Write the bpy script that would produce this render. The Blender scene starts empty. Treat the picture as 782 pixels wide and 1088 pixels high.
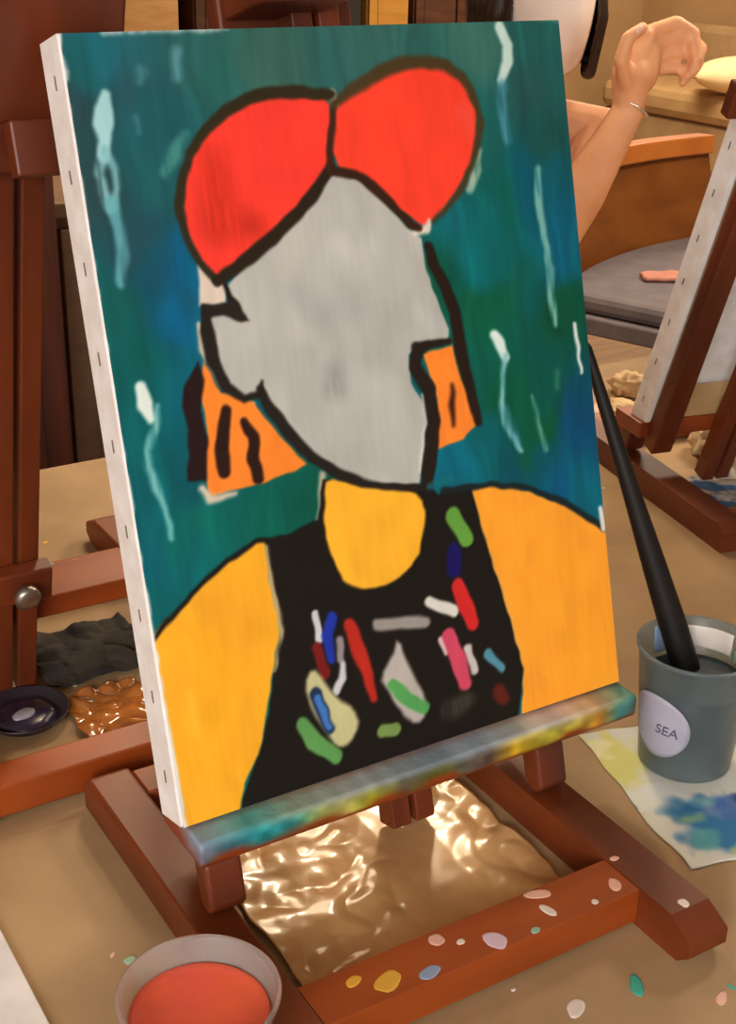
import bpy, bmesh, math, random
import numpy as np
from mathutils import Vector, Matrix, noise

C = bpy.context.scene.collection
S = bpy.context.scene
PI = math.pi

# ------------------------------------------------------------------ camera
cam_data = bpy.data.cameras.new('camera')
cam_data.sensor_fit = 'HORIZONTAL'
cam_data.sensor_width = 36.0
cam_data.lens = 1437.6 / 782 * 36.0
cam_data.clip_start = 0.02
cam = bpy.data.objects.new('camera', cam_data)
C.objects.link(cam)
right = Vector((0.85294032, -0.52163213, 0.01981732))
down = Vector((-0.1968755, -0.35661464, -0.91327216))
fwd = Vector((0.48345925, 0.7750651, -0.40686759))
m = Matrix.Identity(4)
for i in range(3):
    m[i][0] = right[i]
    m[i][1] = -down[i]
    m[i][2] = -fwd[i]
    m[i][3] = (-0.30763, -0.73268, 0.69807)[i]
cam.matrix_world = m
S.camera = cam

# ------------------------------------------------------------------ world, lamps, exposure
S.view_settings.view_transform = 'Standard'
S.view_settings.look = 'None'
S.view_settings.gamma = 1.0
S.view_settings.use_curve_mapping = False
S.view_settings.exposure = 0.0
world = bpy.data.worlds.new('world')
S.world = world
world.use_nodes = True
world.node_tree.nodes['Background'].inputs[0].default_value = (1.0, 0.96, 0.92, 1)
world.node_tree.nodes['Background'].inputs[1].default_value = 0.42


def area(name, loc, target, size, power, color, spread=PI):
    d = bpy.data.lights.new(name, 'AREA')
    d.shape = 'DISK'
    d.size = size
    d.energy = power
    d.color = color
    d.spread = spread
    o = bpy.data.objects.new(name, d)
    o.location = loc
    o.rotation_euler = (Vector(target) - Vector(loc)).to_track_quat('-Z', 'Y').to_euler()
    C.objects.link(o)
    return o


area('front_left_fill', (-2.3, -2.5, 1.6), (0.2, 0.1, 0.2), 2.2, 190, (1.0, 0.97, 0.94))  # unseen area light added to brighten the canvas front and left side
area('right_ceiling_light', (2.5, 1.0, 1.8), (1.9, 1.4, -0.2), 0.9, 55, (1.0, 0.82, 0.62))
area('far_fill_light', (4.3, 4.2, 1.82), (4.4, 4.6, -0.3), 1.4, 120, (1.0, 0.82, 0.6))  # unseen light added to lift the dark far background
area('downlight', (0.95, 1.55, 1.82), (0.6, 0.6, 0), 0.16, 12, (1.0, 0.78, 0.5))
area('downlight', (1.35, 2.0, 1.82), (0.6, 0.6, 0), 0.16, 12, (1.0, 0.78, 0.5))
area('back_ceiling_light', (1.0, 2.3, 1.86), (0.7, 1.2, 0), 1.1, 30, (1.0, 0.78, 0.52))


# ------------------------------------------------------------------ helpers
def lin(c):
    return tuple(((v / 255) / 12.92 if v / 255 <= 0.04045 else ((v / 255 + 0.055) / 1.055) ** 2.4) for v in c)


def mat(name, rgb, rough=0.6, rgb2=None, scale=20.0, bump=0.0, bscale=60.0, metal=0.0, coat=0.0,
        stretch=(1, 1, 1), spec=0.5, lo=0.35, hi=0.65):
    mt = bpy.data.materials.new(name)
    mt.use_nodes = True
    nt = mt.node_tree
    b = nt.nodes['Principled BSDF']
    b.inputs['Roughness'].default_value = rough
    b.inputs['Metallic'].default_value = metal
    b.inputs['Coat Weight'].default_value = coat
    b.inputs['Coat Roughness'].default_value = 0.12
    b.inputs['Specular IOR Level'].default_value = spec
    tc = nt.nodes.new('ShaderNodeTexCoord')
    mp = nt.nodes.new('ShaderNodeMapping')
    mp.inputs['Scale'].default_value = stretch
    nt.links.new(tc.outputs['Object'], mp.inputs['Vector'])
    if rgb2 is None:
        rgb2 = tuple(v * 0.9 for v in rgb)
    n = nt.nodes.new('ShaderNodeTexNoise')
    n.inputs['Scale'].default_value = scale
    n.inputs['Detail'].default_value = 5
    nt.links.new(mp.outputs[0], n.inputs['Vector'])
    r = nt.nodes.new('ShaderNodeValToRGB')
    r.color_ramp.elements[0].position = lo
    r.color_ramp.elements[1].position = hi
    r.color_ramp.elements[0].color = (*lin(rgb2), 1)
    r.color_ramp.elements[1].color = (*lin(rgb), 1)
    nt.links.new(n.outputs['Fac'], r.inputs[0])
    nt.links.new(r.outputs[0], b.inputs['Base Color'])
    if bump:
        n2 = nt.nodes.new('ShaderNodeTexNoise')
        n2.inputs['Scale'].default_value = bscale
        n2.inputs['Detail'].default_value = 4
        nt.links.new(mp.outputs[0], n2.inputs['Vector'])
        bp = nt.nodes.new('ShaderNodeBump')
        bp.inputs['Strength'].default_value = bump
        bp.inputs['Distance'].default_value = 0.004
        nt.links.new(n2.outputs['Fac'], bp.inputs['Height'])
        nt.links.new(bp.outputs[0], b.inputs['Normal'])
    return mt


def glassy(name, rgb, rough=0.08, trans=0.9, ior=1.3):
    mt = mat(name, rgb, rough, scale=8)
    b = mt.node_tree.nodes['Principled BSDF']
    b.inputs['Transmission Weight'].default_value = trans
    b.inputs['IOR'].default_value = ior
    return mt


def painted(name, rough=0.5, bump=0.15, bscale=220.0, stretch=(1, 1, 1)):
    """Colour comes from the pigments stored on the mesh (attribute 'paint')."""
    mt = bpy.data.materials.new(name)
    mt.use_nodes = True
    nt = mt.node_tree
    b = nt.nodes['Principled BSDF']
    b.inputs['Roughness'].default_value = rough
    b.inputs['Specular IOR Level'].default_value = 0.2
    a = nt.nodes.new('ShaderNodeAttribute')
    a.attribute_name = 'paint'
    nt.links.new(a.outputs['Color'], b.inputs['Base Color'])
    tc = nt.nodes.new('ShaderNodeTexCoord')
    mp = nt.nodes.new('ShaderNodeMapping')
    mp.inputs['Scale'].default_value = stretch
    nt.links.new(tc.outputs['Object'], mp.inputs['Vector'])
    n = nt.nodes.new('ShaderNodeTexNoise')
    n.inputs['Scale'].default_value = bscale
    nt.links.new(mp.outputs[0], n.inputs['Vector'])
    bp = nt.nodes.new('ShaderNodeBump')
    bp.inputs['Strength'].default_value = bump
    bp.inputs['Distance'].default_value = 0.002
    nt.links.new(n.outputs['Fac'], bp.inputs['Height'])
    nt.links.new(bp.outputs[0], b.inputs['Normal'])
    return mt


def obj(name, bm, mats, parent=None, smooth=False, bevel=0.0):
    me = bpy.data.meshes.new(name)
    bm.normal_update()
    bm.to_mesh(me)
    bm.free()
    for mt in (mats if isinstance(mats, (list, tuple)) else [mats]):
        me.materials.append(mt)
    if smooth:
        me.polygons.foreach_set('use_smooth', [True] * len(me.polygons))
    o = bpy.data.objects.new(name, me)
    C.objects.link(o)
    if parent:
        o.parent = parent
    if bevel:
        md = o.modifiers.new('bevel', 'BEVEL')
        md.width = bevel
        md.segments = 2
        md.limit_method = 'ANGLE'
    return o


def empty(name, loc=(0, 0, 0), rot=(0, 0, 0)):
    o = bpy.data.objects.new(name, None)
    o.empty_display_size = 0.05
    o.location = loc
    o.rotation_euler = rot
    C.objects.link(o)
    return o


def tag(o, label, cat, group=None, kind=None):
    o['label'] = label
    o['category'] = cat
    if group:
        o['group'] = group
    if kind:
        o['kind'] = kind
    return o


def structure(o, label=None):
    o['kind'] = 'structure'
    if label:
        o['label'] = label
    return o


def box(bm, x0, x1, y0, y1, z0, z1, mi=0, M=None):
    vs = [bm.verts.new(Vector((x, y, z)) if M is None else M @ Vector((x, y, z)))
          for z in (z0, z1) for y in (y0, y1) for x in (x0, x1)]
    for f in ((0, 2, 3, 1), (4, 5, 7, 6), (0, 1, 5, 4), (2, 6, 7, 3), (0, 4, 6, 2), (1, 3, 7, 5)):
        fc = bm.faces.new([vs[i] for i in f])
        fc.material_index = mi
    return vs


def prism(bm, pts, ax, a0, a1, mi=0, M=None):
    """Extrude a 2-D outline along axis ax ('x','y','z')."""
    def p(u, v, w):
        q = {'x': (w, u, v), 'y': (u, w, v), 'z': (u, v, w)}[ax]
        q = Vector(q)
        return q if M is None else M @ q
    A = [bm.verts.new(p(u, v, a0)) for u, v in pts]
    B = [bm.verts.new(p(u, v, a1)) for u, v in pts]
    n = len(pts)
    fs = [bm.faces.new(A[::-1]), bm.faces.new(B)]
    for i in range(n):
        fs.append(bm.faces.new((A[i], A[(i + 1) % n], B[(i + 1) % n], B[i])))
    for f in fs:
        f.material_index = mi
    bmesh.ops.recalc_face_normals(bm, faces=fs)


def lathe(bm, prof, c=(0, 0, 0), n=40, mi=0, close=False):
    rings = []
    for r, z in prof:
        if r < 1e-6:
            rings.append([bm.verts.new((c[0], c[1], c[2] + z))])
        else:
            rings.append([bm.verts.new((c[0] + r * math.cos(2 * PI * k / n), c[1] + r * math.sin(2 * PI * k / n), c[2] + z)) for k in range(n)])
    fs = []
    for a, b in zip(rings, rings[1:]):
        for k in range(n):
            q = [a[k % len(a)], a[(k + 1) % n % len(a)], b[(k + 1) % n % len(b)], b[k % len(b)]]
            u = []
            for v in q:
                if v not in u:
                    u.append(v)
            if len(u) > 2:
                f = bm.faces.new(u)
                f.material_index = mi
                fs.append(f)
    bmesh.ops.recalc_face_normals(bm, faces=fs)


def tube(bm, pts, rads, n=14, mi=0, cap=True):
    pts = [Vector(p) for p in pts]
    rings = []
    up = Vector((0.31, 0.17, 0.93))
    for i, p in enumerate(pts):
        d = (pts[min(i + 1, len(pts) - 1)] - pts[max(i - 1, 0)]).normalized()
        s = d.cross(up).normalized()
        t = d.cross(s)
        r = rads[i] if isinstance(rads, (list, tuple)) else rads
        ra, rb = r if isinstance(r, (list, tuple)) else (r, r)
        rings.append([bm.verts.new(p + s * ra * math.cos(2 * PI * k / n) + t * rb * math.sin(2 * PI * k / n)) for k in range(n)])
    fs = []
    for a, b in zip(rings, rings[1:]):
        for k in range(n):
            fs.append(bm.faces.new((a[k], a[(k + 1) % n], b[(k + 1) % n], b[k])))
    if cap:
        fs.append(bm.faces.new(rings[0][::-1]))
        fs.append(bm.faces.new(rings[-1]))
    for f in fs:
        f.material_index = mi
    bmesh.ops.recalc_face_normals(bm, faces=fs)


def blob(bm, c, rx, ry, h, mi=0, seed=0, rot=0.0, M=None, n=16):
    """A dried drop of paint: a low dome with a wobbly outline, on a surface."""
    rnd = random.Random(seed)
    w = [1 + 0.22 * rnd.uniform(-1, 1) for _ in range(n)]
    w = [(w[i - 1] + w[i] * 2 + w[(i + 1) % n]) / 4 for i in range(n)]
    rings = []
    for s, z in ((1.0, -0.3), (0.97, 0.45), (0.75, 0.9)):
        ring = []
        for k in range(n):
            a = 2 * PI * k / n
            x, y = rx * s * w[k] * math.cos(a), ry * s * w[k] * math.sin(a)
            v = Vector((c[0] + x * math.cos(rot) - y * math.sin(rot), c[1] + x * math.sin(rot) + y * math.cos(rot), c[2] + h * z))
            ring.append(bm.verts.new(v if M is None else M @ v))
        rings.append(ring)
    for a, b in zip(rings, rings[1:]):
        for k in range(n):
            f = bm.faces.new((a[k], a[(k + 1) % n], b[(k + 1) % n], b[k]))
            f.material_index = mi
    f = bm.faces.new(rings[-1])
    f.material_index = mi


def sheet(name, x0, x1, y0, y1, nx, ny, fn, mats, parent=None, thick=0.0012, edge=None):
    """A draped or crumpled sheet with a real thickness."""
    bm = bmesh.new()
    g = []
    for j in range(ny + 1):
        row = []
        for i in range(nx + 1):
            x = x0 + (x1 - x0) * i / nx
            y = y0 + (y1 - y0) * j / ny
            if edge:
                x, y = edge(x, y)
            row.append(bm.verts.new((x, y, fn(x, y))))
        g.append(row)
    for j in range(ny):
        for i in range(nx):
            bm.faces.new((g[j][i], g[j][i + 1], g[j + 1][i + 1], g[j + 1][i]))
    o = obj(name, bm, mats, parent, smooth=True)
    md = o.modifiers.new('thickness', 'SOLIDIFY')
    md.thickness = thick
    md.offset = 1
    return o


def dup(root):
    """Copy a thing, its parts and their sub-parts."""
    r = root.copy()
    C.objects.link(r)
    for ch in list(root.children):
        c = dup(ch)
        c.parent = r
        c.matrix_parent_inverse = ch.matrix_parent_inverse.copy()
    return r


# ------------------------------------------------------------------ painter (pigment laid on a mesh)
def seg_cover(X, Y, pts, soft):
    cov = np.zeros_like(X)
    for a, b in zip(pts, pts[1:]):
        ax, ay, aw = a
        bx, by, bw = b
        pad = max(aw, bw) + soft * 2 + 2
        sel = np.where((X > min(ax, bx) - pad) & (X < max(ax, bx) + pad) & (Y > min(ay, by) - pad) & (Y < max(ay, by) + pad))
        if not len(sel[0]):
            continue
        x, y = X[sel], Y[sel]
        dx, dy = bx - ax, by - ay
        t = np.clip(((x - ax) * dx + (y - ay) * dy) / (dx * dx + dy * dy + 1e-9), 0, 1)
        d = np.hypot(x - ax - t * dx, y - ay - t * dy) - (aw + (bw - aw) * t) / 2
        cv = np.clip(0.5 - d / soft, 0, 1)
        cov[sel] = np.maximum(cov[sel], cv * cv * (3 - 2 * cv))
    return cov


def poly_cover(X, Y, pts, soft):
    inside = np.zeros(X.shape, bool)
    dist = np.full(X.shape, 1e9)
    n = len(pts)
    for i in range(n):
        (x1, y1), (x2, y2) = pts[i], pts[(i + 1) % n]
        c = (y1 > Y) != (y2 > Y)
        inside ^= c & (X < (x2 - x1) * (Y - y1) / (y2 - y1 + 1e-12) + x1)
        dx, dy = x2 - x1, y2 - y1
        t = np.clip(((X - x1) * dx + (Y - y1) * dy) / (dx * dx + dy * dy + 1e-9), 0, 1)
        dist = np.minimum(dist, np.hypot(X - x1 - t * dx, Y - y1 - t * dy))
    d = np.where(inside, -dist, dist)
    cv = np.clip(0.5 - d / soft, 0, 1)
    return cv * cv * (3 - 2 * cv)


def smooth_noise(X, Y, sx, sy, seed):
    rng = np.random.RandomState(seed)
    G = rng.rand(64, 64)
    u, v = X / sx, Y / sy
    i, j = np.floor(u).astype(int), np.floor(v).astype(int)
    fu, fv = u - i, v - j
    fu, fv = fu * fu * (3 - 2 * fu), fv * fv * (3 - 2 * fv)
    g = lambda a, b: G[a % 64, b % 64]
    return (g(i, j) * (1 - fu) + g(i + 1, j) * fu) * (1 - fv) + (g(i, j + 1) * (1 - fu) + g(i + 1, j + 1) * fu) * fv


def lin_np(c):
    c = c / 255.0
    return np.where(c <= 0.04045, c / 12.92, ((c + 0.055) / 1.055) ** 2.4)


def set_paint(me, rgb):
    at = me.color_attributes.new('paint', 'FLOAT_COLOR', 'POINT')
    col = np.ones((rgb.shape[0], 4), np.float32)
    col[:, :3] = lin_np(np.clip(rgb, 0, 255))
    at.data.foreach_set('color', col.ravel())

# ------------------------------------------------------------------ materials
M_wall = mat('wall_plaster', (176, 142, 98), 0.9, (164, 130, 88), 3)
M_floor = mat('floor_boards', (164, 130, 90), 0.6, (142, 110, 74), 4, stretch=(1, 9, 1))
M_ceil = mat('ceiling_paint', (225, 215, 200), 0.9)
M_trim = mat('trim_wood', (120, 70, 34), 0.5, (92, 50, 22), 10, stretch=(1, 1, 8))
M_kraft = mat('kraft_paper', (172, 142, 104), 0.62, (154, 124, 88), 9, bump=0.12, bscale=24, spec=0.4)
M_wood = mat('stained_wood', (124, 56, 22), 0.42, (84, 34, 12), 14, bump=0.06, bscale=50, stretch=(1, 0.25, 1), spec=0.5)
M_woodx = mat('stained_wood_crosswise_lit', (162, 74, 22), 0.4, (118, 48, 14), 14, bump=0.06, bscale=50, stretch=(0.25, 1, 1), spec=0.5)  # crosswise grain; light on the bars is painted in as a brighter tone
M_woodz = mat('stained_wood_upright_shaded', (114, 48, 16), 0.45, (74, 28, 10), 14, bump=0.06, bscale=50, stretch=(1, 1, 0.25), spec=0.5)  # upright grain; shade on the uprights is painted in as a darker tone
M_table = mat('table_wood', (130, 88, 50), 0.5, (108, 70, 38), 8, stretch=(0.3, 2, 1))
M_metal = mat('dark_steel', (60, 58, 56), 0.4, metal=0.8)
M_brass = mat('worn_steel', (170, 160, 150), 0.35, metal=0.9)
M_primer = mat('primed_canvas', (236, 232, 230), 0.8, (222, 214, 208), 40, bump=0.12, bscale=300)
M_pine = mat('pine_bar', (206, 170, 120), 0.7, (186, 148, 100), 12)
P_white = mat('dried_white_paint', (228, 216, 206), 0.4)
P_lav = mat('dried_lavender_paint', (214, 190, 206), 0.4)
P_yel = mat('dried_yellow_paint', (230, 176, 60), 0.4)
P_blue = mat('dried_blue_paint', (140, 160, 190), 0.4)
P_teal = mat('dried_teal_paint', (50, 170, 150), 0.4)
P_pink = mat('dried_pink_paint', (226, 176, 156), 0.4)
P_cyan = mat('dried_pale_green_paint', (150, 190, 165), 0.4)
P_grn = mat('dried_green_paint', (96, 104, 50), 0.45)

# ------------------------------------------------------------------ room
FZ = -0.75
bm = bmesh.new(); box(bm, -3.2, 6.0, -3.4, 6.2, FZ - 0.1, FZ)
structure(obj('floor', bm, M_floor))
bm = bmesh.new(); box(bm, -3.2, 6.0, -3.4, 6.2, 1.9, 2.0)
structure(obj('ceiling', bm, M_ceil))
bm = bmesh.new(); box(bm, -3.2, 6.0, 6.2, 6.3, FZ, 1.9)
structure(obj('wall_back', bm, M_wall))
bm = bmesh.new(); box(bm, 6.0, 6.1, -3.4, 6.3, FZ, 1.9)
structure(obj('wall_right', bm, M_wall))
bm = bmesh.new(); box(bm, -3.3, -3.2, -3.4, 6.3, FZ, 1.9)
structure(obj('wall_left', bm, M_wall))
bm = bmesh.new(); box(bm, -3.2, 6.0, 6.18, 6.2, FZ, FZ + 0.12)
structure(obj('baseboard_back', bm, M_trim))
bm = bmesh.new(); box(bm, 5.98, 6.0, -3.4, 6.18, FZ, FZ + 0.12)
structure(obj('baseboard_right', bm, M_trim))

# ------------------------------------------------------------------ work table and its paper cover
TX0, TX1, TY0, TY1 = -1.1, 1.85, -0.5, 0.93
tb = empty('work_table', (0.4, 0.2, FZ))
tag(tb, 'long wooden work table under brown paper, carrying easels and paint cups', 'table')
def child(name, bm, mt, parent, **k):
    """Add a part whose mesh is written in world coordinates."""
    o = obj(name, bm, mt, None, **k)
    bpy.context.view_layer.update()
    o.parent = parent
    o.matrix_parent_inverse = parent.matrix_basis.inverted()
    return o
bm = bmesh.new(); box(bm, TX0, TX1, TY0, TY1, -0.034, -0.0025)
child('tabletop', bm, M_table, tb, bevel=0.004)
for x in (TX0 + 0.06, TX1 - 0.12):
    for y in (TY0 + 0.06, TY1 - 0.12):
        bm = bmesh.new(); box(bm, x, x + 0.06, y, y + 0.06, FZ, -0.034)
        child('leg', bm, M_table, tb, bevel=0.004)

rnd = random.Random(4)
bm = bmesh.new()
nx, ny = 90, 44
g = [[bm.verts.new((TX0 + (TX1 - TX0) * i / nx, TY0 + (TY1 - TY0) * j / ny, -0.0012)) for i in range(nx + 1)] for j in range(ny + 1)]
for j in range(ny):
    for i in range(nx):
        bm.faces.new((g[j][i], g[j][i + 1], g[j + 1][i + 1], g[j + 1][i]))
ext = bmesh.ops.extrude_face_region(bm, geom=bm.faces[:])
for v in [e for e in ext['geom'] if isinstance(e, bmesh.types.BMVert)]:
    v.co.z = 0.0
bmesh.ops.recalc_face_normals(bm, faces=bm.faces[:])
# dried splashes on the paper, where the photograph shows them
SPL = [(-0.068, -0.055, .006, .005, 4, .3), (-0.045, -0.0, .005, .004, 7, 0), (0.256, -0.205, .010, .005, 4, 1.1),
       (0.115, -0.205, .011, .006, 7, .8), (0.15, -0.19, .006, .004, 1, .2), (0.205, -0.2, .009, .006, 1, .5), (0.19, -0.225, .01, .005, 6, .5),
       (0.53, 0.20, .008, .004, 1, .3), (0.60, 0.25, .006, .005, 1, 0), (0.57, 0.33, .014, .012, 7, .2), (0.50, 0.17, .005, .003, 1, 1),
       (0.48, 0.12, .006, .004, 6, 0), (0.74, 0.31, .012, .004, 1, 2.4), (0.63, 0.18, .006, .004, 1, 0), (0.36, -0.21, .005, .003, 1, 0),
       (0.62, 0.40, .012, .01, 1, .7), (0.39, -0.2, .006, .003, 3, 0), (0.98, 0.40, .02, .01, 1, .4), (0.93, 0.62, .03, .018, 3, .4),
       (0.30, -0.245, .008, .004, 6, .6), (0.17, -0.24, .006, .004, 5, 0), (0.54, 0.29, .006, .003, 6, 1), (1.05, 0.76, .03, .02, 6, .2)]
for k, (x, y, rx, ry, mi, ro) in enumerate(SPL):
    blob(bm, (x, y, 0.0002), rx, ry, 0.0009, mi, k, ro)
for k in range(70):
    x, y = rnd.uniform(-0.2, 1.4), rnd.uniform(-0.28, 0.85)
    blob(bm, (x, y, 0.0002), rnd.uniform(.001, .004), rnd.uniform(.001, .003), 0.0006, rnd.choice([1, 1, 3, 4, 6, 7, 5]), k + 50, rnd.uniform(0, 3))
cover = obj('paper_table_cover', bm, [M_kraft, P_white, P_lav, P_yel, P_teal, P_blue, P_pink, P_cyan])
tag(cover, 'brown kraft paper spread over the table, spotted with dried paint', 'table cover')

# ------------------------------------------------------------------ easel (built once, then copied)
TH = 0.27197
LH = 0.09956                       # height of the ledge's top
XL, XR, FH = -0.008, 0.3352, 0.035 # outer sides and height of the feet
LEAN = Matrix.Translation((0, 0, LH)) @ Matrix.Rotation(-TH, 4, 'X')   # x across, y back, z up the canvas


def lean(o):
    o.matrix_basis = LEAN
    return o


def bar_spots(bm, spots, first, M=None):
    for k, (x, y, z, rx, ry, mi, ro) in enumerate(spots):
        blob(bm, (x, y, z), rx, ry, 0.0006, mi + first, k * 3 + 1, ro, M)


def foot(bm, x0, x1, y0, y1, h):
    ym = y0
    prism(bm, [(y0 + 0.012, 0), (y1, 0), (y1, h * 0.72), (y1 - 0.012, h), (y0 + 0.022, h), (y0, h * 0.68), (y0, h * 0.3)], 'x', x0, x1)


PM = [P_white, P_lav, P_yel, P_blue, P_pink, P_cyan, P_grn]
def make_easel(spots=True):
    root = empty('tabletop_easel')
    bm = bmesh.new(); foot(bm, XL, XL + 0.037, -0.212, 0.19, FH)
    obj('foot', bm, M_wood, root, bevel=0.003)
    bm = bmesh.new(); foot(bm, XR - 0.037, XR, -0.212, 0.19, FH)
    if spots:
        bar_spots(bm, [(0.315, -0.185, FH, .004, .005, 1, 0), (0.305, -0.12, FH, .004, .003, 5, 0), (0.318, -0.02, FH, .005, .003, 1, .4)], 0)
    obj('foot', bm, [M_wood] + PM, root, bevel=0.003)
    # front bar with paint on it
    bm = bmesh.new(); box(bm, XL + 0.037, XR - 0.037, -0.156, -0.116, 0.004, FH - 0.001)
    if spots:
        bar_spots(bm, [(0.085, -0.142, FH - .001, .012, .008, 3, .4), (0.115, -0.149, FH - .001, .009, .006, 4, .3), (0.150, -0.135, FH - .001, .004, .003, 1, .3),
                       (0.172, -0.146, FH - .001, .008, .009, 2, .2), (0.228, -0.122, FH - .001, .011, .005, 5, -.4), (0.224, -0.140, FH - .001, .004, .008, 1, .2),
                       (0.285, -0.143, FH - .001, .005, .008, 5, -.5), (0.203, -0.152, FH - .001, .004, .003, 6, .3), (0.136, -0.125, FH - .001, .006, .006, 5, .3),
                       (0.065, -0.13, FH - .001, .007, .005, 3, .4), (0.26, -0.15, FH - .001, .003, .003, 1, .4)], 0)
    obj('front_bar', bm, [M_woodx] + PM, root, bevel=0.002)
    bm = bmesh.new(); box(bm, XL + 0.037, XR - 0.037, 0.138, 0.174, 0.004, FH - 0.001)
    obj('rear_bar', bm, M_woodx, root, bevel=0.002)
    # short posts that carry the ledge
    for x in (0.005, 0.3005):
        bm = bmesh.new()
        prism(bm, [(-0.025, 0.0362), (-0.030, 0.043), (-0.020, 0.0765), (0.002, 0.0765), (-0.009, 0.042), (-0.016, 0.0362)], 'x', x + 0.002, x + 0.031)
        obj('post', bm, M_woodz, root, bevel=0.003)
    # ledge: shelf plus raised stop behind the canvas edge
    bm = bmesh.new()
    box(bm, 0.003, 0.406, -0.024, 0.041, 0.0768, LH - 0.0012)
    ledge = obj('ledge', bm, [M_woodx], root, bevel=0.002)
    # leaning uprights, cross bar, mast of two slats with its clamp and knob
    for x in (0.024, 0.301):
        bm = bmesh.new(); box(bm, x, x + 0.03, 0.044, 0.066, -0.02, 0.49)
        lean(obj('upright', bm, M_woodz, root, bevel=0.002))
    bm = bmesh.new(); box(bm, -0.02, 0.40, 0.067, 0.083, 0.462, 0.50)
    lean(obj('cross_bar', bm, M_woodz, root, bevel=0.002))
    for x in (0.194, 0.217):
        bm = bmesh.new(); box(bm, x, x + 0.018, 0.044, 0.0665, -0.080, 0.66)
        lean(obj('mast_slat', bm, M_woodz, root, bevel=0.0015))
    bm = bmesh.new(); box(bm, 0.187, 0.242, 0.0675, 0.084, 0.05, 0.085)
    lean(obj('mast_block', bm, M_woodz, root, bevel=0.002))
    bm = bmesh.new(); box(bm, 0.146, 0.26, 0.067, 0.087, 0.5005, 0.665); box(bm, 0.150, 0.222, 0.0, 0.067, 0.5605, 0.60)
    lean(obj('canvas_clamp', bm, M_woodz, root, bevel=0.003))
    bm = bmesh.new()
    KM = Matrix.Translation((0.2145, 0.084, 0.068)) @ Matrix.Rotation(-PI / 2, 4, 'X')
    lathe(bm, [(0, 0), (0.004, 0), (0.004, 0.006), (0.011, 0.008), (0.012, 0.015), (0.008, 0.018), (0, 0.018)], n=20)
    bmesh.ops.transform(bm, matrix=KM, verts=bm.verts[:])
    lean(obj('knob', bm, M_brass, root, smooth=True))
    return root


def paint_ledge(ledge, seed, strong=True):
    """Old paint crusted along the front edge of an easel's ledge, as pigment on a finer mesh."""
    me = ledge.data
    bm = bmesh.new()
    x0, x1, y0, y1, z0, z1 = 0.003, 0.406, -0.024, 0.041, 0.0768, LH - 0.0012
    nx = 200
    prof = [(y1, z1), (0.03, z1), (0.0, z1), (-0.008, z1), (-0.016, z1), (-0.021, z1), (y0, z1 - 0.003), (y0, z1 - 0.008), (y0, z1 - 0.014), (y0, z0 + 0.004), (y0 + 0.003, z0), (0.0, z0), (y1, z0)]
    rows = []
    for (y, z) in prof:
        rows.append([bm.verts.new((x0 + (x1 - x0) * i / nx, y, z)) for i in range(nx + 1)])
    n = len(rows)
    for a in range(n):
        A, B = rows[a], rows[(a + 1) % n]
        for i in range(nx):
            bm.faces.new((A[i], A[i + 1], B[i + 1], B[i]))
    bm.faces.new([r[0] for r in rows]); bm.faces.new([r[-1] for r in rows][::-1])
    bmesh.ops.recalc_face_normals(bm, faces=bm.faces[:])
    bm.verts.index_update()
    bm.to_mesh(me); bm.free()
    co = np.empty(len(me.vertices) * 3); me.vertices.foreach_get('co', co); co = co.reshape(-1, 3)
    x = (co[:, 0] - x0) / (x1 - x0)
    base = np.array([128, 56, 22.0])[None] * (0.85 + 0.3 * smooth_noise(co[:, 0] * 1000, co[:, 2] * 1000, 30, 4, seed))[:, None]
    topk = [(0, (130, 150, 170)), (.1, (80, 165, 165)), (.2, (150, 170, 150)), (.3, (165, 172, 168)), (.5, (120, 135, 145)), (.62, (150, 165, 178)), (.72, (175, 180, 170)), (.8, (200, 190, 185)), (.9, (205, 180, 140)), (1, (70, 140, 130))]
    frk = [(0, (120, 120, 135)), (.06, (60, 110, 120)), (.12, (30, 140, 145)), (.18, (40, 135, 135)), (.24, (160, 165, 80)), (.29, (185, 180, 100)), (.35, (150, 150, 40)), (.42, (90, 80, 65)), (.5, (110, 112, 40)), (.56, (95, 90, 80)), (.62, (95, 75, 65)), (.68, (200, 160, 40)), (.76, (170, 160, 50)), (.84, (175, 160, 60)), (.9, (190, 130, 40)), (.95, (60, 120, 115)), (1, (60, 90, 85))]
    interp = lambda ks: np.stack([np.interp(x, [k[0] for k in ks], [k[1][c] for k in ks]) for c in range(3)], 1)
    top, fr = interp(topk), interp(frk)
    f_top = np.clip((co[:, 2] - (z1 - 0.004)) / 0.003, 0, 1) * np.clip((0.004 - co[:, 1]) / 0.006, 0, 1)
    nn = smooth_noise(co[:, 0] * 1000, co[:, 2] * 1000, 9, 5, seed + 1)
    lower = np.where(co[:, 1] < y0 + 0.002, np.clip((co[:, 2] - (z0 + 0.001 + 0.009 * smooth_noise(co[:, 0] * 1000, co[:, 0] * 0, 26, 9, seed + 2))) / 0.004, 0, 1), 0)
    rgb = base * (1 - lower[:, None]) + fr * (0.8 + 0.35 * nn[:, None]) * lower[:, None]
    rgb = rgb * (1 - f_top[:, None]) + top * (0.88 + 0.24 * nn[:, None]) * f_top[:, None]
    set_paint(me, rgb)
    me.materials.clear(); me.materials.append(M_ledge)


M_ledge = painted('paint_crusted_wood', 0.4, 0.3, 160)
easel = make_easel()
tag(easel, 'brown wooden tabletop easel in the foreground holding the portrait canvas', 'easel', 'tabletop easels')
for ch in easel.children:
    if ch.name.startswith('ledge'):
        plain = ch.data.copy()
        paint_ledge(ch, 3)

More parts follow.
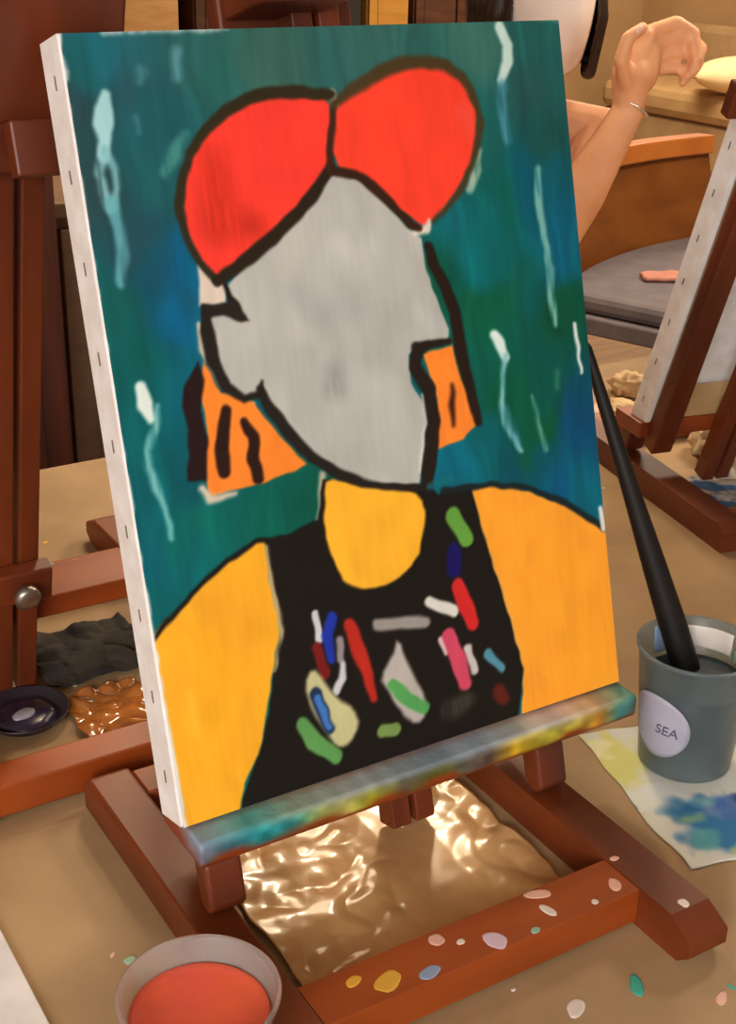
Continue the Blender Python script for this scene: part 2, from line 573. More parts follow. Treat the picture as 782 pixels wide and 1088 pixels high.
# copies turned to face the other side of the table
def place_easel(x, y, deg, label, th=TH):
    r = dup(easel)
    r.location = (x, y, 0)
    r.rotation_euler = (0, 0, math.radians(deg))
    tag(r, label, 'easel', 'tabletop easels')
    for ch in r.children:
        if ch.name.startswith('ledge'):
            ch.data = plain
            ch.scale.x = 0.845
        if ch.name.startswith('foot'):
            ch.scale.y = 1.24
        if ch.name.startswith('rear_bar'):
            ch.location.y = 0.052
        if th != TH and ch.name.split('.')[0] in ('upright', 'cross_bar', 'mast_slat', 'mast_block', 'canvas_clamp', 'knob'):
            ch.matrix_basis = Matrix.Translation((0, 0, LH)) @ Matrix.Rotation(-th, 4, 'X')
    return r
place_easel(0.212, 0.43, 180, 'empty brown easel at the left behind the portrait, seen from its back')
place_easel(1.205, 0.449, 168, 'brown easel at the right edge holding a canvas turned away', 0.345)

# ------------------------------------------------------------------ stretched canvases
CW, CH, CT = 0.406, 0.5429, 0.038
M_paint = painted('acrylic_paint', 0.5, 0.09, 160, (1, 1, 0.35))
ANCHORS = [
    (14.6, 521.9, (20, 95, 100)),
    (3.4, 493.1, (38, 70, 76)),
    (28.2, 527.3, (25, 105, 120)),
    (44.8, 508.9, (35, 80, 90)),
    (87.8, 525.4, (40, 95, 95)),
    (144.1, 523.5, (55, 100, 90)),
    (236.8, 530.3, (50, 100, 95)),
    (320.2, 531.4, (55, 105, 95)),
    (381.6, 522.8, (30, 95, 90)),
    (367.2, 481.0, (35, 82, 82)),
    (382.1, 451.6, (22, 80, 76)),
    (8.2, 445.2, (38, 70, 75)),
    (42.6, 454.7, (25, 90, 95)),
    (29.1, 412.9, (30, 75, 85)),
    (44.0, 380.1, (15, 80, 100)),
    (50.2, 354.0, (0, 95, 130)),
    (59.5, 391.0, (0, 95, 135)),
    (8.0, 365.6, (10, 90, 85)),
    (14.0, 320.8, (0, 90, 85)),
    (45.5, 303.1, (0, 95, 115)),
    (-0.7, 272.1, (0, 100, 105)),
    (30.6, 253.4, (0, 85, 95)),
    (6.8, 192.0, (0, 95, 110)),
    (45.0, 210.6, (0, 105, 95)),
    (111.9, 210.6, (0, 95, 80)),
    (136.5, 219.7, (0, 80, 65)),
    (16.1, 162.9, (0, 95, 100)),
    (327.8, 455.0, (20, 95, 90)),
    (339.3, 404.5, (0, 95, 85)),
    (285.8, 402.1, (10, 105, 115)),
    (299.3, 372.5, (0, 110, 115)),
    (311.4, 327.8, (0, 90, 62)),
    (270.7, 354.3, (0, 85, 65)),
    (368.5, 416.5, (0, 90, 110)),
    (381.8, 371.4, (0, 95, 125)),
    (385.0, 318.7, (0, 76, 52)),
    (319.1, 245.3, (0, 85, 58)),
    (355.1, 231.7, (0, 80, 48)),
    (386.8, 210.8, (0, 75, 115)),
    (394.3, 233.0, (0, 70, 110)),
    (331.8, 197.5, (0, 75, 90)),
    (261.2, 218.0, (0, 105, 130)),
    (233.7, 208.3, (0, 100, 115)),
    (365.8, 159.7, (0, 85, 125)),
    (391.0, 162.7, (0, 100, 120)),
    (297.3, 218.9, (0, 100, 110)),
    (112.7, 506.0, (35, 98, 92)),
    (61.7, 490.0, (25, 92, 98)),
]
STROKES = [
    ('stroke', [(59.7, 452.2, 7.6), (66.8, 462.2, 10.6), (77.8, 475.7, 4.6)], (80, 155, 145), 4, 0.7),
    ('stroke', [(304.9, 421.5, 6.8), (313.0, 436.4, 7.6), (317.3, 448.7, 3.8)], (190, 205, 180), 3, 0.8),
    ('stroke', [(79.4, 528.7, 7.6), (76.8, 512.4, 6.8)], (95, 155, 168), 4, 0.8),
    ('stroke', [(52.8, 517.6, 6.8), (50.2, 509.9, 3.0)], (80, 140, 145), 4, 0.6),
    ('stroke', [(43.3, 488.0, 3.0), (45.1, 478.8, 3.0)], (70, 130, 150), 3, 0.6),
    ('stroke', [(62.5, 409.6, 12.2), (54.8, 378.9, 13.7), (51.2, 347.5, 13.7)], (0, 92, 140), 8, 0.6),
    ('poly', [(186.6, 494.8), (175.3, 496.0), (163.2, 496.5), (150.1, 496.5), (139.4, 495.7), (130.8, 494.3), (122.1, 491.7), (113.3, 488.1), (104.8, 483.6), (96.5, 478.1), (89.4, 471.7), (83.3, 464.3), (78.3, 456.6), (74.2, 448.5), (71.0, 440.2), (68.6, 431.6), (68.0, 422.6), (69.3, 413.1), (71.3, 404.0), (74.2, 395.5), (78.3, 387.7), (83.6, 380.8), (92.3, 380.4), (104.5, 386.9), (116.3, 393.4), (127.6, 400.1), (138.9, 407.1), (150.2, 414.6), (160.5, 422.4), (169.7, 430.5), (177.1, 437.8), (182.7, 444.3), (186.7, 453.2), (189.2, 464.5), (190.9, 476.2), (191.8, 488.2)], (252, 62, 48), 1.6, 1),
    ('stroke', [(97.0, 460.1, 16.7), (92.2, 438.5, 25.8), (95.1, 416.0, 30.4), (118.2, 410.7, 18.2)], (196, 44, 26), 14, 0.75),
    ('poly', [(199.0, 489.8), (206.7, 494.3), (215.4, 498.8), (225.2, 503.3), (235.5, 507.2), (246.5, 510.4), (257.2, 512.5), (267.6, 513.5), (278.1, 512.9), (288.8, 510.8), (297.5, 507.5), (304.1, 502.8), (309.6, 496.7), (313.8, 489.3), (316.5, 481.3), (317.5, 472.6), (316.3, 462.9), (312.7, 452.3), (307.3, 441.5), (300.2, 430.5), (292.9, 421.6), (285.5, 414.9), (277.5, 408.1), (268.9, 401.2), (262.3, 397.8), (257.6, 397.9), (249.6, 403.3), (238.2, 413.9), (229.3, 422.5), (222.9, 429.1), (216.5, 434.8), (210.0, 439.6), (201.9, 443.2), (192.4, 445.6), (189.6, 457.0), (193.4, 477.4)], (254, 66, 44), 1.6, 1),
    ('stroke', [(304.4, 477.2, 13.7), (311.2, 463.0, 9.1)], (252, 85, 70), 8, 0.6),
    ('poly', [(184.9, 443.0), (205.9, 436.1), (218.9, 426.4), (242.9, 399.1), (255.9, 389.5), (256.9, 365.7), (263.8, 340.9), (271.2, 318.5), (269.2, 310.2), (244.3, 310.7), (233.1, 303.7), (232.9, 283.8), (240.6, 265.4), (239.9, 247.4), (232.9, 215.1), (228.0, 204.3), (191.8, 211.2), (157.6, 228.4), (139.3, 244.3), (126.3, 261.1), (113.5, 282.3), (108.1, 296.0), (95.8, 293.3), (81.3, 304.1), (75.7, 318.8), (73.7, 342.6), (75.7, 355.9), (104.2, 348.4), (93.3, 362.8), (93.4, 372.5), (110.1, 386.9), (132.9, 400.9), (155.4, 415.1), (174.0, 432.0)], (184, 184, 178), 1.6, 1),
    ('stroke', [(186.5, 389.6, 19.8), (197.3, 376.3, 22.8), (208.5, 387.3, 15.2)], (206, 206, 200), 12, 0.6),
    ('stroke', [(242.7, 336.4, 10.6), (253.8, 324.4, 12.2)], (200, 200, 198), 8, 0.5),
    ('stroke', [(168.2, 301.2, 13.7), (167.3, 289.6, 16.7)], (140, 141, 138), 12, 0.8),
    ('stroke', [(135.7, 369.7, 15.2), (162.9, 346.3, 18.2), (194.1, 342.5, 19.8)], (166, 168, 166), 16, 0.6),
    ('stroke', [(151.4, 320.7, 13.7), (205.2, 306.3, 22.8), (225.3, 331.6, 15.2)], (170, 170, 168), 16, 0.5),
    ('stroke', [(155.5, 400.6, 18.2), (136.7, 376.2, 15.2)], (190, 188, 176), 12, 0.6),
    ('poly', [(72.4, 388.4), (83.9, 376.2), (93.4, 372.5), (90.1, 360.6), (70.1, 360.5)], (222, 206, 190), 2, 1),
    ('stroke', [(194.3, 497.3, 3.8), (195.3, 488.2, 4.6)], (225, 222, 215), 2, 1),
    ('stroke', [(250.6, 394.2, 4.6), (261.7, 395.2, 6.8), (264.9, 399.8, 3.8)], (228, 215, 200), 2.5, 1),
    ('stroke', [(66.8, 348.7, 3.8), (66.9, 331.2, 3.8), (76.3, 308.9, 3.8), (85.6, 294.2, 3.8), (100.9, 287.8, 3.0)], (205, 190, 165), 2, 1),
    ('stroke', [(240.8, 272.6, 3.0), (241.2, 250.8, 3.8), (232.2, 215.9, 3.8)], (215, 215, 208), 2, 1),
    ('stroke', [(147.2, 228.2, 5.3), (142.4, 200.9, 5.3), (138.4, 189.7, 3.8)], (190, 180, 160), 3, 1),
    ('stroke', [(222.8, 203.8, 3.8), (236.0, 193.1, 4.6)], (190, 185, 170), 3, 1),
    ('poly', [(67.1, 323.3), (76.4, 300.3), (101.1, 289.1), (116.7, 263.5), (135.3, 238.1), (102.1, 231.9), (56.0, 229.9), (56.2, 240.6), (62.2, 278.8), (61.9, 303.8)], (250, 136, 46), 1.6, 1),
    ('poly', [(245.8, 303.4), (272.9, 305.3), (277.3, 279.3), (289.6, 243.4), (273.9, 232.8), (247.0, 229.4), (254.7, 267.5)], (250, 136, 46), 1.6, 1),
    ('stroke', [(51.9, 236.0, 4.6), (56.5, 228.4, 6.1), (76.8, 227.8, 3.0)], (215, 200, 180), 3, 1),
    ('poly', [(62.9, 323.9), (50.7, 309.5), (45.9, 296.6), (48.7, 279.1), (42.5, 244.5), (56.2, 240.6), (61.5, 265.0), (59.8, 291.0), (65.8, 310.5)], (36, 16, 16), 2, 1),
    ('stroke', [(78.0, 287.4, 8.4), (72.4, 265.7, 11.4), (70.1, 246.0, 9.9)], (42, 20, 14), 2, 1),
    ('stroke', [(91.1, 277.3, 6.1), (96.7, 265.5, 9.1), (94.1, 248.4, 9.9), (95.9, 235.8, 8.4)], (42, 20, 14), 2, 1),
    ('stroke', [(269.1, 276.9, 3.0), (267.0, 261.2, 6.1), (266.6, 245.1, 3.0)], (66, 28, 14), 3, 1),
    ('poly', [(94.2, 189.9), (108.8, 190.3), (139.4, 196.6), (146.7, 224.8), (237.5, 203.9), (245.0, 195.1), (276.3, 196.5), (281.2, 165.3), (288.1, 133.2), (295.6, 112.1), (303.5, 62.9), (308.0, 37.8), (297.6, 0.3), (161.0, -6.6), (43.3, -14.0), (47.9, 6.4), (66.4, 37.1), (78.0, 62.7), (88.1, 98.9), (97.2, 123.0), (94.2, 159.9)], (24, 19, 14), 1.6, 1),
    ('poly', [(1.9, 144.7), (20.0, 156.6), (39.9, 168.9), (63.6, 180.7), (86.7, 190.1), (94.1, 189.3), (93.5, 160.0), (96.4, 123.2), (87.4, 99.1), (75.3, 59.9), (66.3, 36.4), (52.2, 18.9), (47.0, 5.3), (37.5, -26.8), (-6.9, -26.0), (-9.4, 135.4)], (246, 172, 38), 1.6, 1),
    ('stroke', [(36.0, 130.7, 15.2), (45.9, 100.2, 30.4), (23.4, 50.0, 30.4)], (252, 178, 30), 20, 0.6),
    ('stroke', [(49.7, 148.0, 18.2), (68.6, 150.5, 22.8), (67.4, 108.6, 18.2)], (238, 160, 40), 18, 0.5),
    ('stroke', [(21.4, 92.8, 6.1), (20.6, 65.0, 7.6)], (250, 190, 60), 6, 0.6),
    ('stroke', [(95.2, 186.2, 2.3), (95.0, 159.7, 3.8), (97.9, 122.9, 3.8), (87.5, 94.7, 2.3)], (225, 200, 150), 2, 0.8),
    ('poly', [(276.1, 195.0), (302.9, 190.7), (329.8, 180.9), (366.1, 162.0), (403.0, 134.6), (431.7, 113.8), (415.2, -33.1), (297.4, -15.9), (308.0, 37.8), (303.5, 62.9), (295.4, 102.8), (286.8, 137.3), (281.2, 165.3)], (255, 164, 46), 1.6, 1),
    ('stroke', [(350.6, 115.4, 45.6), (372.2, 45.5, 45.6)], (255, 166, 40), 20, 0.6),
    ('stroke', [(287.3, 141.1, 2.3), (299.6, 91.6, 3.0), (306.3, 54.3, 2.3)], (230, 170, 80), 2, 0.7),
    ('poly', [(156.2, 223.2), (168.8, 218.3), (186.8, 212.9), (210.6, 206.9), (225.3, 200.0), (230.3, 192.4), (231.7, 184.2), (229.7, 175.3), (226.3, 165.1), (221.7, 153.4), (213.6, 144.8), (202.1, 139.2), (191.0, 135.8), (180.3, 134.6), (170.0, 136.4), (160.0, 141.3), (153.4, 147.7), (150.1, 155.7), (147.1, 167.0), (144.4, 181.5), (144.1, 194.6), (146.2, 206.2), (147.9, 215.4), (149.3, 222.2)], (252, 182, 46), 2, 1),
    ('stroke', [(0.6, 141.0, 3.8), (19.9, 155.9, 3.8), (40.0, 169.6, 3.8), (63.8, 182.0, 3.8), (87.6, 191.3, 3.8), (108.7, 189.6, 3.8)], (24, 19, 14), 2, 1),
    ('stroke', [(249.5, 196.4, 5.3), (294.0, 193.1, 4.6), (330.1, 183.9, 4.6), (366.4, 164.4, 5.3), (403.1, 135.4, 5.3)], (22, 34, 36), 2, 1),
    ('stroke', [(192.5, 495.5, 7.6), (170.0, 498.5, 9.1), (144.1, 499.0, 9.1), (126.9, 496.0, 8.4), (109.2, 488.2, 8.4), (92.7, 477.2, 7.6), (79.1, 462.0, 6.8), (70.1, 444.6, 6.1), (65.3, 427.5, 6.1), (67.7, 407.2, 6.1), (74.0, 390.1, 5.3), (85.3, 376.1, 6.8)], (48, 40, 22), 2, 1),
    ('stroke', [(85.3, 376.1, 7.6), (92.4, 379.8, 9.1), (110.3, 388.2, 9.9), (133.1, 402.1, 9.9), (155.6, 416.4, 9.9), (174.1, 432.6, 9.1), (185.2, 445.6, 7.6)], (40, 30, 18), 2, 1),
    ('stroke', [(195.3, 488.2, 4.6), (191.6, 473.4, 6.1), (186.9, 457.3, 6.1), (185.0, 444.3, 6.8)], (62, 34, 20), 2, 1),
    ('stroke', [(195.4, 488.9, 6.1), (210.8, 497.9, 8.4), (230.3, 506.9, 9.9), (252.3, 514.0, 9.9), (273.1, 515.9, 9.1), (294.4, 511.8, 9.1), (308.6, 502.4, 8.4), (317.8, 486.2, 6.1), (320.7, 468.0, 6.1), (312.4, 445.5, 6.1), (298.2, 423.5, 5.3), (283.4, 410.0, 4.6), (268.2, 399.5, 3.0)], (72, 56, 30), 3, 1),
    ('stroke', [(187.3, 443.5, 6.8), (206.3, 439.4, 7.6), (219.4, 429.7, 8.4), (232.1, 416.5, 7.6), (247.2, 400.0, 6.8), (255.1, 396.5, 4.6)], (54, 28, 16), 2, 1),
    ('stroke', [(91.3, 372.8, 3.8), (93.4, 363.5, 4.6), (102.3, 350.0, 3.8)], (24, 19, 14), 2, 1),
    ('poly', [(71.7, 361.6), (90.1, 360.6), (95.5, 362.6), (105.5, 346.9), (99.5, 346.4), (87.3, 351.9), (78.6, 351.7), (70.3, 352.7)], (38, 30, 24), 2, 1),
    ('stroke', [(74.5, 357.3, 6.8), (72.3, 342.8, 10.6), (74.7, 321.6, 10.6), (81.2, 303.5, 8.4), (94.2, 292.8, 5.3), (104.8, 293.9, 5.3), (109.1, 302.6, 2.3)], (34, 28, 22), 2, 1),
    ('stroke', [(106.8, 297.6, 6.1), (113.5, 282.3, 9.1), (126.3, 261.1, 9.9), (139.3, 244.3, 9.1), (157.6, 228.4, 8.4), (180.1, 216.3, 6.8), (208.0, 207.4, 5.3), (234.6, 202.3, 6.1)], (34, 28, 22), 2, 1),
    ('stroke', [(261.6, 382.0, 8.4), (265.4, 365.5, 9.9), (272.8, 350.5, 10.6), (278.9, 330.5, 10.6), (279.4, 308.1, 11.4), (282.8, 280.7, 10.6), (287.3, 253.5, 9.1), (289.7, 244.2, 6.8)], (36, 22, 14), 2, 1),
    ('stroke', [(269.9, 309.4, 5.3), (256.0, 309.1, 6.1), (241.4, 308.3, 10.6), (237.8, 294.5, 10.6), (247.1, 275.2, 12.9), (248.1, 250.4, 12.9), (242.0, 224.4, 12.2), (236.0, 205.7, 11.4)], (36, 24, 18), 2, 1),
    ('stroke', [(237.3, 202.5, 4.6), (247.0, 203.6, 5.3), (259.5, 204.9, 3.0)], (20, 110, 120), 3, 0.8),
    ('stroke', [(126.2, 128.1, 5.3), (127.2, 108.3, 6.8)], (205, 205, 215), 1.6, 1),
    ('stroke', [(124.0, 102.6, 7.6), (128.2, 81.7, 9.1)], (120, 26, 22), 2, 1),
    ('stroke', [(139.8, 122.6, 9.1), (133.9, 109.5, 9.9), (135.2, 90.9, 6.8)], (30, 52, 165), 2, 1),
    ('stroke', [(143.6, 104.2, 6.1), (143.0, 88.9, 6.1)], (150, 140, 145), 2, 1),
    ('stroke', [(153.8, 112.6, 10.6), (158.3, 92.3, 11.4), (163.7, 71.5, 9.9), (166.7, 51.2, 6.1)], (185, 42, 30), 2.5, 1),
    ('stroke', [(144.1, 84.9, 4.6), (141.5, 73.0, 6.1), (135.7, 66.4, 6.1)], (205, 205, 210), 2, 1),
    ('poly', [(115.8, 86.1), (111.4, 80.7), (110.1, 72.9), (111.7, 62.5), (115.9, 50.1), (122.6, 35.6), (127.8, 26.4), (131.4, 22.7), (135.3, 21.2), (139.5, 21.8), (144.1, 25.1), (149.2, 31.2), (150.9, 37.9), (149.5, 45.1), (145.3, 51.7), (138.3, 57.7), (132.8, 64.8), (128.7, 72.9), (124.5, 80.0), (120.2, 85.9)], (200, 196, 145), 3, 1),
    ('stroke', [(118.1, 67.6, 11.4), (125.2, 38.9, 9.1)], (34, 50, 84), 2, 1),
    ('stroke', [(119.2, 64.3, 6.1), (125.4, 40.4, 5.3)], (66, 120, 195), 2, 1),
    ('stroke', [(104.2, 49.4, 10.6), (111.3, 32.6, 13.7), (128.4, 16.3, 11.4)], (92, 152, 82), 2, 1),
    ('stroke', [(177.1, 106.9, 9.1), (201.9, 102.2, 10.6), (220.5, 98.4, 8.4)], (152, 147, 142), 2.5, 1),
    ('poly', [(195.7, 87.0), (199.5, 73.6), (204.4, 59.3), (210.7, 44.2), (212.2, 32.4), (208.8, 24.0), (204.2, 20.7), (198.3, 22.4), (191.2, 30.8), (182.9, 45.7), (177.6, 56.5), (175.1, 63.2), (177.1, 69.6), (183.5, 75.9), (188.5, 82.7), (192.1, 90.0)], (186, 178, 170), 3, 1),
    ('stroke', [(183.6, 57.1, 9.9), (196.3, 42.9, 11.4), (209.6, 31.5, 10.6)], (85, 162, 88), 2, 1),
    ('stroke', [(170.4, 23.5, 10.6), (182.2, 22.4, 10.6)], (118, 150, 80), 2, 1),
    ('stroke', [(256.5, 175.6, 13.7), (266.4, 155.5, 12.9)], (98, 158, 62), 2, 1),
    ('stroke', [(253.7, 148.3, 12.9), (251.8, 133.6, 13.7)], (22, 16, 92), 3, 1),
    ('stroke', [(225.2, 113.9, 8.4), (247.5, 101.0, 10.6)], (216, 216, 206), 2, 1),
    ('stroke', [(253.6, 120.2, 11.4), (258.6, 103.7, 13.7), (263.7, 87.0, 12.2)], (208, 40, 40), 2, 1),
    ('stroke', [(232.3, 81.0, 6.1), (236.2, 70.7, 6.1)], (220, 190, 190), 2, 1),
    ('stroke', [(256.5, 67.0, 7.6), (260.5, 48.8, 6.8)], (200, 195, 190), 2, 1),
    ('stroke', [(239.7, 82.9, 12.2), (246.6, 60.3, 15.2), (250.4, 41.3, 12.2)], (206, 72, 98), 2, 1),
    ('stroke', [(274.7, 58.4, 8.4), (285.9, 43.6, 6.8)], (82, 142, 164), 2, 1),
    ('stroke', [(281.6, 24.9, 13.7), (286.4, 17.9, 10.6)], (92, 30, 20), 4, 1),
    ('stroke', [(233.4, 22.5, 16.7), (249.3, 25.9, 15.2)], (62, 60, 50), 6, 0.8),
    ('stroke', [(25.6, 503.8, 6.8), (22.0, 493.3, 13.7), (20.6, 485.1, 12.9), (20.1, 474.3, 9.1), (18.0, 465.5, 8.4)], (165, 214, 218), 2.5, 1),
    ('stroke', [(18.5, 468.5, 6.1), (12.2, 453.9, 5.3), (14.2, 442.9, 6.1), (17.1, 432.3, 7.6)], (140, 196, 202), 3, 0.85),
    ('stroke', [(19.8, 468.4, 6.1), (23.6, 456.1, 5.3), (23.6, 443.9, 5.3), (19.0, 432.2, 6.1)], (130, 190, 198), 3, 0.8),
    ('stroke', [(18.2, 435.3, 9.9), (20.9, 419.8, 8.4), (20.7, 402.6, 8.4), (16.0, 382.1, 6.1)], (100, 172, 182), 3, 0.85),
    ('stroke', [(19.4, 312.3, 8.4), (20.2, 300.7, 12.2), (22.7, 290.6, 6.8)], (224, 238, 228), 2.5, 1),
    ('stroke', [(29.4, 297.9, 3.0), (25.0, 283.7, 6.1), (17.3, 270.1, 5.3), (16.0, 257.4, 6.1), (19.1, 242.4, 6.1), (23.5, 227.0, 4.6), (24.5, 206.8, 3.0)], (130, 196, 194), 3, 0.85),
    ('stroke', [(347.3, 537.6, 9.1), (353.7, 525.0, 9.9), (351.3, 512.6, 9.9), (343.3, 498.9, 6.8)], (196, 222, 214), 2.5, 1),
    ('stroke', [(343.6, 494.8, 9.1), (342.0, 475.3, 9.1), (343.8, 454.0, 6.1)], (74, 146, 166), 4, 0.8),
    ('stroke', [(371.2, 430.7, 5.3), (369.0, 405.5, 7.6), (371.4, 379.7, 6.8), (373.9, 353.6, 6.8), (371.7, 327.8, 6.8), (374.1, 308.8, 4.6)], (138, 196, 186), 3, 0.85),
    ('stroke', [(313.4, 308.6, 8.4), (317.9, 300.6, 9.9), (322.0, 289.7, 6.8)], (218, 236, 230), 2.5, 1),
    ('stroke', [(322.2, 291.1, 5.3), (317.4, 275.5, 3.8), (313.3, 257.5, 4.6), (314.7, 240.0, 5.3), (320.5, 226.9, 5.3), (327.4, 215.1, 3.8)], (140, 200, 205), 3, 0.9),
    ('stroke', [(316.0, 249.6, 6.1), (320.4, 233.8, 8.4), (324.5, 221.7, 5.3)], (80, 150, 170), 4, 0.6),
    ('stroke', [(343.9, 256.4, 3.0), (347.8, 234.5, 3.8), (352.5, 210.6, 4.6)], (100, 170, 150), 3, 0.8),
    ('stroke', [(370.6, 271.4, 4.6), (370.0, 258.5, 3.8)], (60, 130, 100), 4, 0.7),
    ('stroke', [(-0.9, 542.1, 4.6), (-2.2, 519.7, 3.8), (-2.1, 490.5, 3.8), (-2.0, 446.0, 3.8), (-1.8, 385.3, 3.8), (-2.1, 304.2, 3.8), (-1.0, 187.0, 3.8), (-0.2, 105.7, 3.8), (1.1, -7.2, 4.6)], (226, 228, 226), 2, 1),
    ('stroke', [(-2.2, 527.2, 6.8), (-1.1, 519.0, 6.8), (-0.6, 514.4, 3.8)], (215, 228, 226), 3, 1),
    ('stroke', [(30.9, 543.1, 6.1), (57.1, 544.3, 6.8), (90.7, 543.5, 5.3), (118.5, 543.4, 3.0)], (205, 218, 214), 3, 0.9),
    ('stroke', [(393.2, 306.3, 3.8), (395.5, 267.7, 3.0)], (220, 225, 220), 2, 1),
    ('stroke', [(402.0, 152.5, 4.6), (404.1, 135.9, 6.1)], (225, 220, 215), 2, 1),
    ('stroke', [(375.6, 548.0, 7.6), (404.7, 544.7, 6.1)], (180, 205, 195), 4, 0.7),
]


def make_canvas(name):
    root = empty(name)
    bm = bmesh.new()
    # cloth shell: front, four turned edges and a turned-over hem at the back
    r = 0.003
    prof = [(r, 0.0005), (0.0, r), (0.0, CT), (0.007, CT), (0.007, CT - 0.004)]
    rings = []
    for d, y in [(0.004, 0.0)] + prof:
        rings.append([bm.verts.new(p) for p in ((d, y, d), (CW - d, y, d), (CW - d, y, CH - d), (d, y, CH - d))])
    bm.faces.new(rings[0])
    for a, b in zip(rings, rings[1:]):
        for k in range(4):
            bm.faces.new((a[k], a[(k + 1) % 4], b[(k + 1) % 4], b[k]))
    bmesh.ops.recalc_face_normals(bm, faces=bm.faces[:])
    obj('canvas_cloth', bm, M_primer, root)
    for (x0, x1, z0, z1) in ((0.0025, 0.04, 0.0025, CH - 0.0025), (CW - 0.04, CW - 0.0025, 0.0025, CH - 0.0025), (0.0405, CW - 0.0405, 0.0025, 0.04), (0.0405, CW - 0.0405, CH - 0.04, CH - 0.0025)):
        bm = bmesh.new(); box(bm, x0, x1, 0.006, CT - 0.0045, z0, z1)
        obj('stretcher_bar', bm, M_pine, root)
    for side in (0, 1):
        for k in range(9):
            z = 0.03 + k * 0.06
            bm = bmesh.new()
            x = -0.0007 if side == 0 else CW - 0.0003
            box(bm, x, x + 0.001, 0.017, 0.0185, z, z + 0.009)
            obj('staple', bm, M_brass, root)
    return root


def paint_canvas(root):
    nx, ny = 430, 574
    e = 0.0006
    xs = np.linspace(e, CW - e, nx); zs = np.linspace(e, CH - e, ny)
    X, Z = np.meshgrid(xs * 1000, zs * 1000)
    # hand wobble
    Xw = X + (smooth_noise(X, Z, 9, 9, 1) - .5) * 2.0
    Zw = Z + (smooth_noise(X, Z, 9, 9, 2) - .5) * 2.0
    wsum = np.zeros_like(X); col = np.zeros(X.shape + (3,))
    Xb = X + (smooth_noise(X, Z, 22, 40, 5) - .5) * 26
    Zb = Z + (smooth_noise(X, Z, 22, 40, 6) - .5) * 40
    for ax, az, c in ANCHORS:
        w = 1.0 / (((Xb - ax) ** 2 + ((Zb - az) * .8) ** 2 + 60) ** 1.6)
        wsum += w
        col += w[..., None] * np.array(c, float)
    col /= wsum[..., None]
    st = smooth_noise(Xb, Z, 7, 60, 8) - .5
    st2 = smooth_noise(X, Z, 3, 26, 9) - .5
    col *= (1 + 0.17 * st + 0.07 * st2)[..., None]
    H = 0.00010 * st + 0.00006 * st2
    for kind, pts, c, soft, alpha in STROKES:
        soft *= 1.7
        cv = (seg_cover if kind == 'stroke' else poly_cover)(Xw, Zw, pts, soft) * alpha
        if kind == 'stroke' and alpha < 1:
            cv = cv * np.clip(0.45 + 1.1 * smooth_noise(X, Z, 2.6, 22, 13), 0, 1)
        tone = 1 + 0.08 * (smooth_noise(Xb, Z, 14, 26, 11) - .5) + 0.03 * st2
        col = col * (1 - cv[..., None]) + np.array(c, float) * tone[..., None] * cv[..., None]
        H = H * (1 - cv * .5) + cv * 0.00012
    co = np.stack([np.broadcast_to(xs, X.shape), -0.0006 - np.clip(H, -0.0003, 0.0006), np.broadcast_to(zs[:, None], X.shape)], -1).reshape(-1, 3)
    me = bpy.data.meshes.new('painted_picture')
    idx = np.arange(nx * ny).reshape(ny, nx)
    quads = np.stack([idx[:-1, :-1], idx[:-1, 1:], idx[1:, 1:], idx[1:, :-1]], -1).reshape(-1, 4)
    me.vertices.add(nx * ny); me.vertices.foreach_set('co', co.ravel())
    me.loops.add(quads.size); me.loops.foreach_set('vertex_index', quads.ravel().astype(np.int32))
    me.polygons.add(len(quads)); me.polygons.foreach_set('loop_start', np.arange(0, quads.size, 4, dtype=np.int32))
    me.polygons.foreach_set('use_smooth', np.ones(len(quads), bool))
    me.update(); me.validate()
    set_paint(me, col.reshape(-1, 3))
    me.materials.append(M_paint)
    o = bpy.data.objects.new('painted_picture', me)
    C.objects.link(o); o.parent = root
    o['label'] = 'portrait in thick black outlines: red cap, blank grey face, orange hair, yellow shirt, black apron'


canvas = make_canvas('painted_canvas')
canvas.location = (0, 0, LH)
canvas.rotation_euler = (-TH, 0, 0)
tag(canvas, 'stretched canvas painted with a faceless grey portrait in a red cap', 'painting')
paint_canvas(canvas)

canvas_away = make_canvas('stretched_canvas')
a = math.radians(168)
canvas_away.matrix_world = Matrix.Translation((1.205, 0.449, 0)) @ Matrix.Rotation(a, 4, 'Z') @ Matrix.Translation((0, 0, LH)) @ Matrix.Rotation(-0.345, 4, 'X') @ Matrix.Translation((-0.071, 0, 0.001))
tag(canvas_away, 'white edged canvas at the right, turned away so its side shows', 'canvas')

# ------------------------------------------------------------------ cups
M_clear = glassy('clear_plastic', (245, 234, 228), 0.22, 0.8, 1.2)
M_smoky = glassy('smoky_plastic', (176, 192, 196), 0.18, 0.8, 1.2)
M_redwater = mat('red_paint_water', (240, 100, 64), 0.25, (232, 92, 72), 30, coat=0.3)
M_greywater = mat('grey_paint_water', (70, 86, 92), 0.2, (52, 62, 66), 25)
M_sticker = mat('sticker_paper', (176, 174, 192), 0.6)
M_ink = mat('sticker_ink', (84, 86, 104), 0.6)

def cup(name, c, rb, rt, h, mt):
    root = empty(name, (c[0], c[1], 0.0))
    bm = bmesh.new()
    t = 0.0012
    lathe(bm, [(0, 0.0012), (rb * .92, 0.0012), (rb, 0.004), (rt, h - 0.004), (rt + 0.0022, h - 0.003), (rt + 0.0026, h), (rt + 0.0005, h + 0.001),
               (rt - t, h - 0.002), (rb - t, 0.0055), (0, 0.0045)], n=56)
    obj('cup_wall', bm, mt, root, smooth=True)
    return root

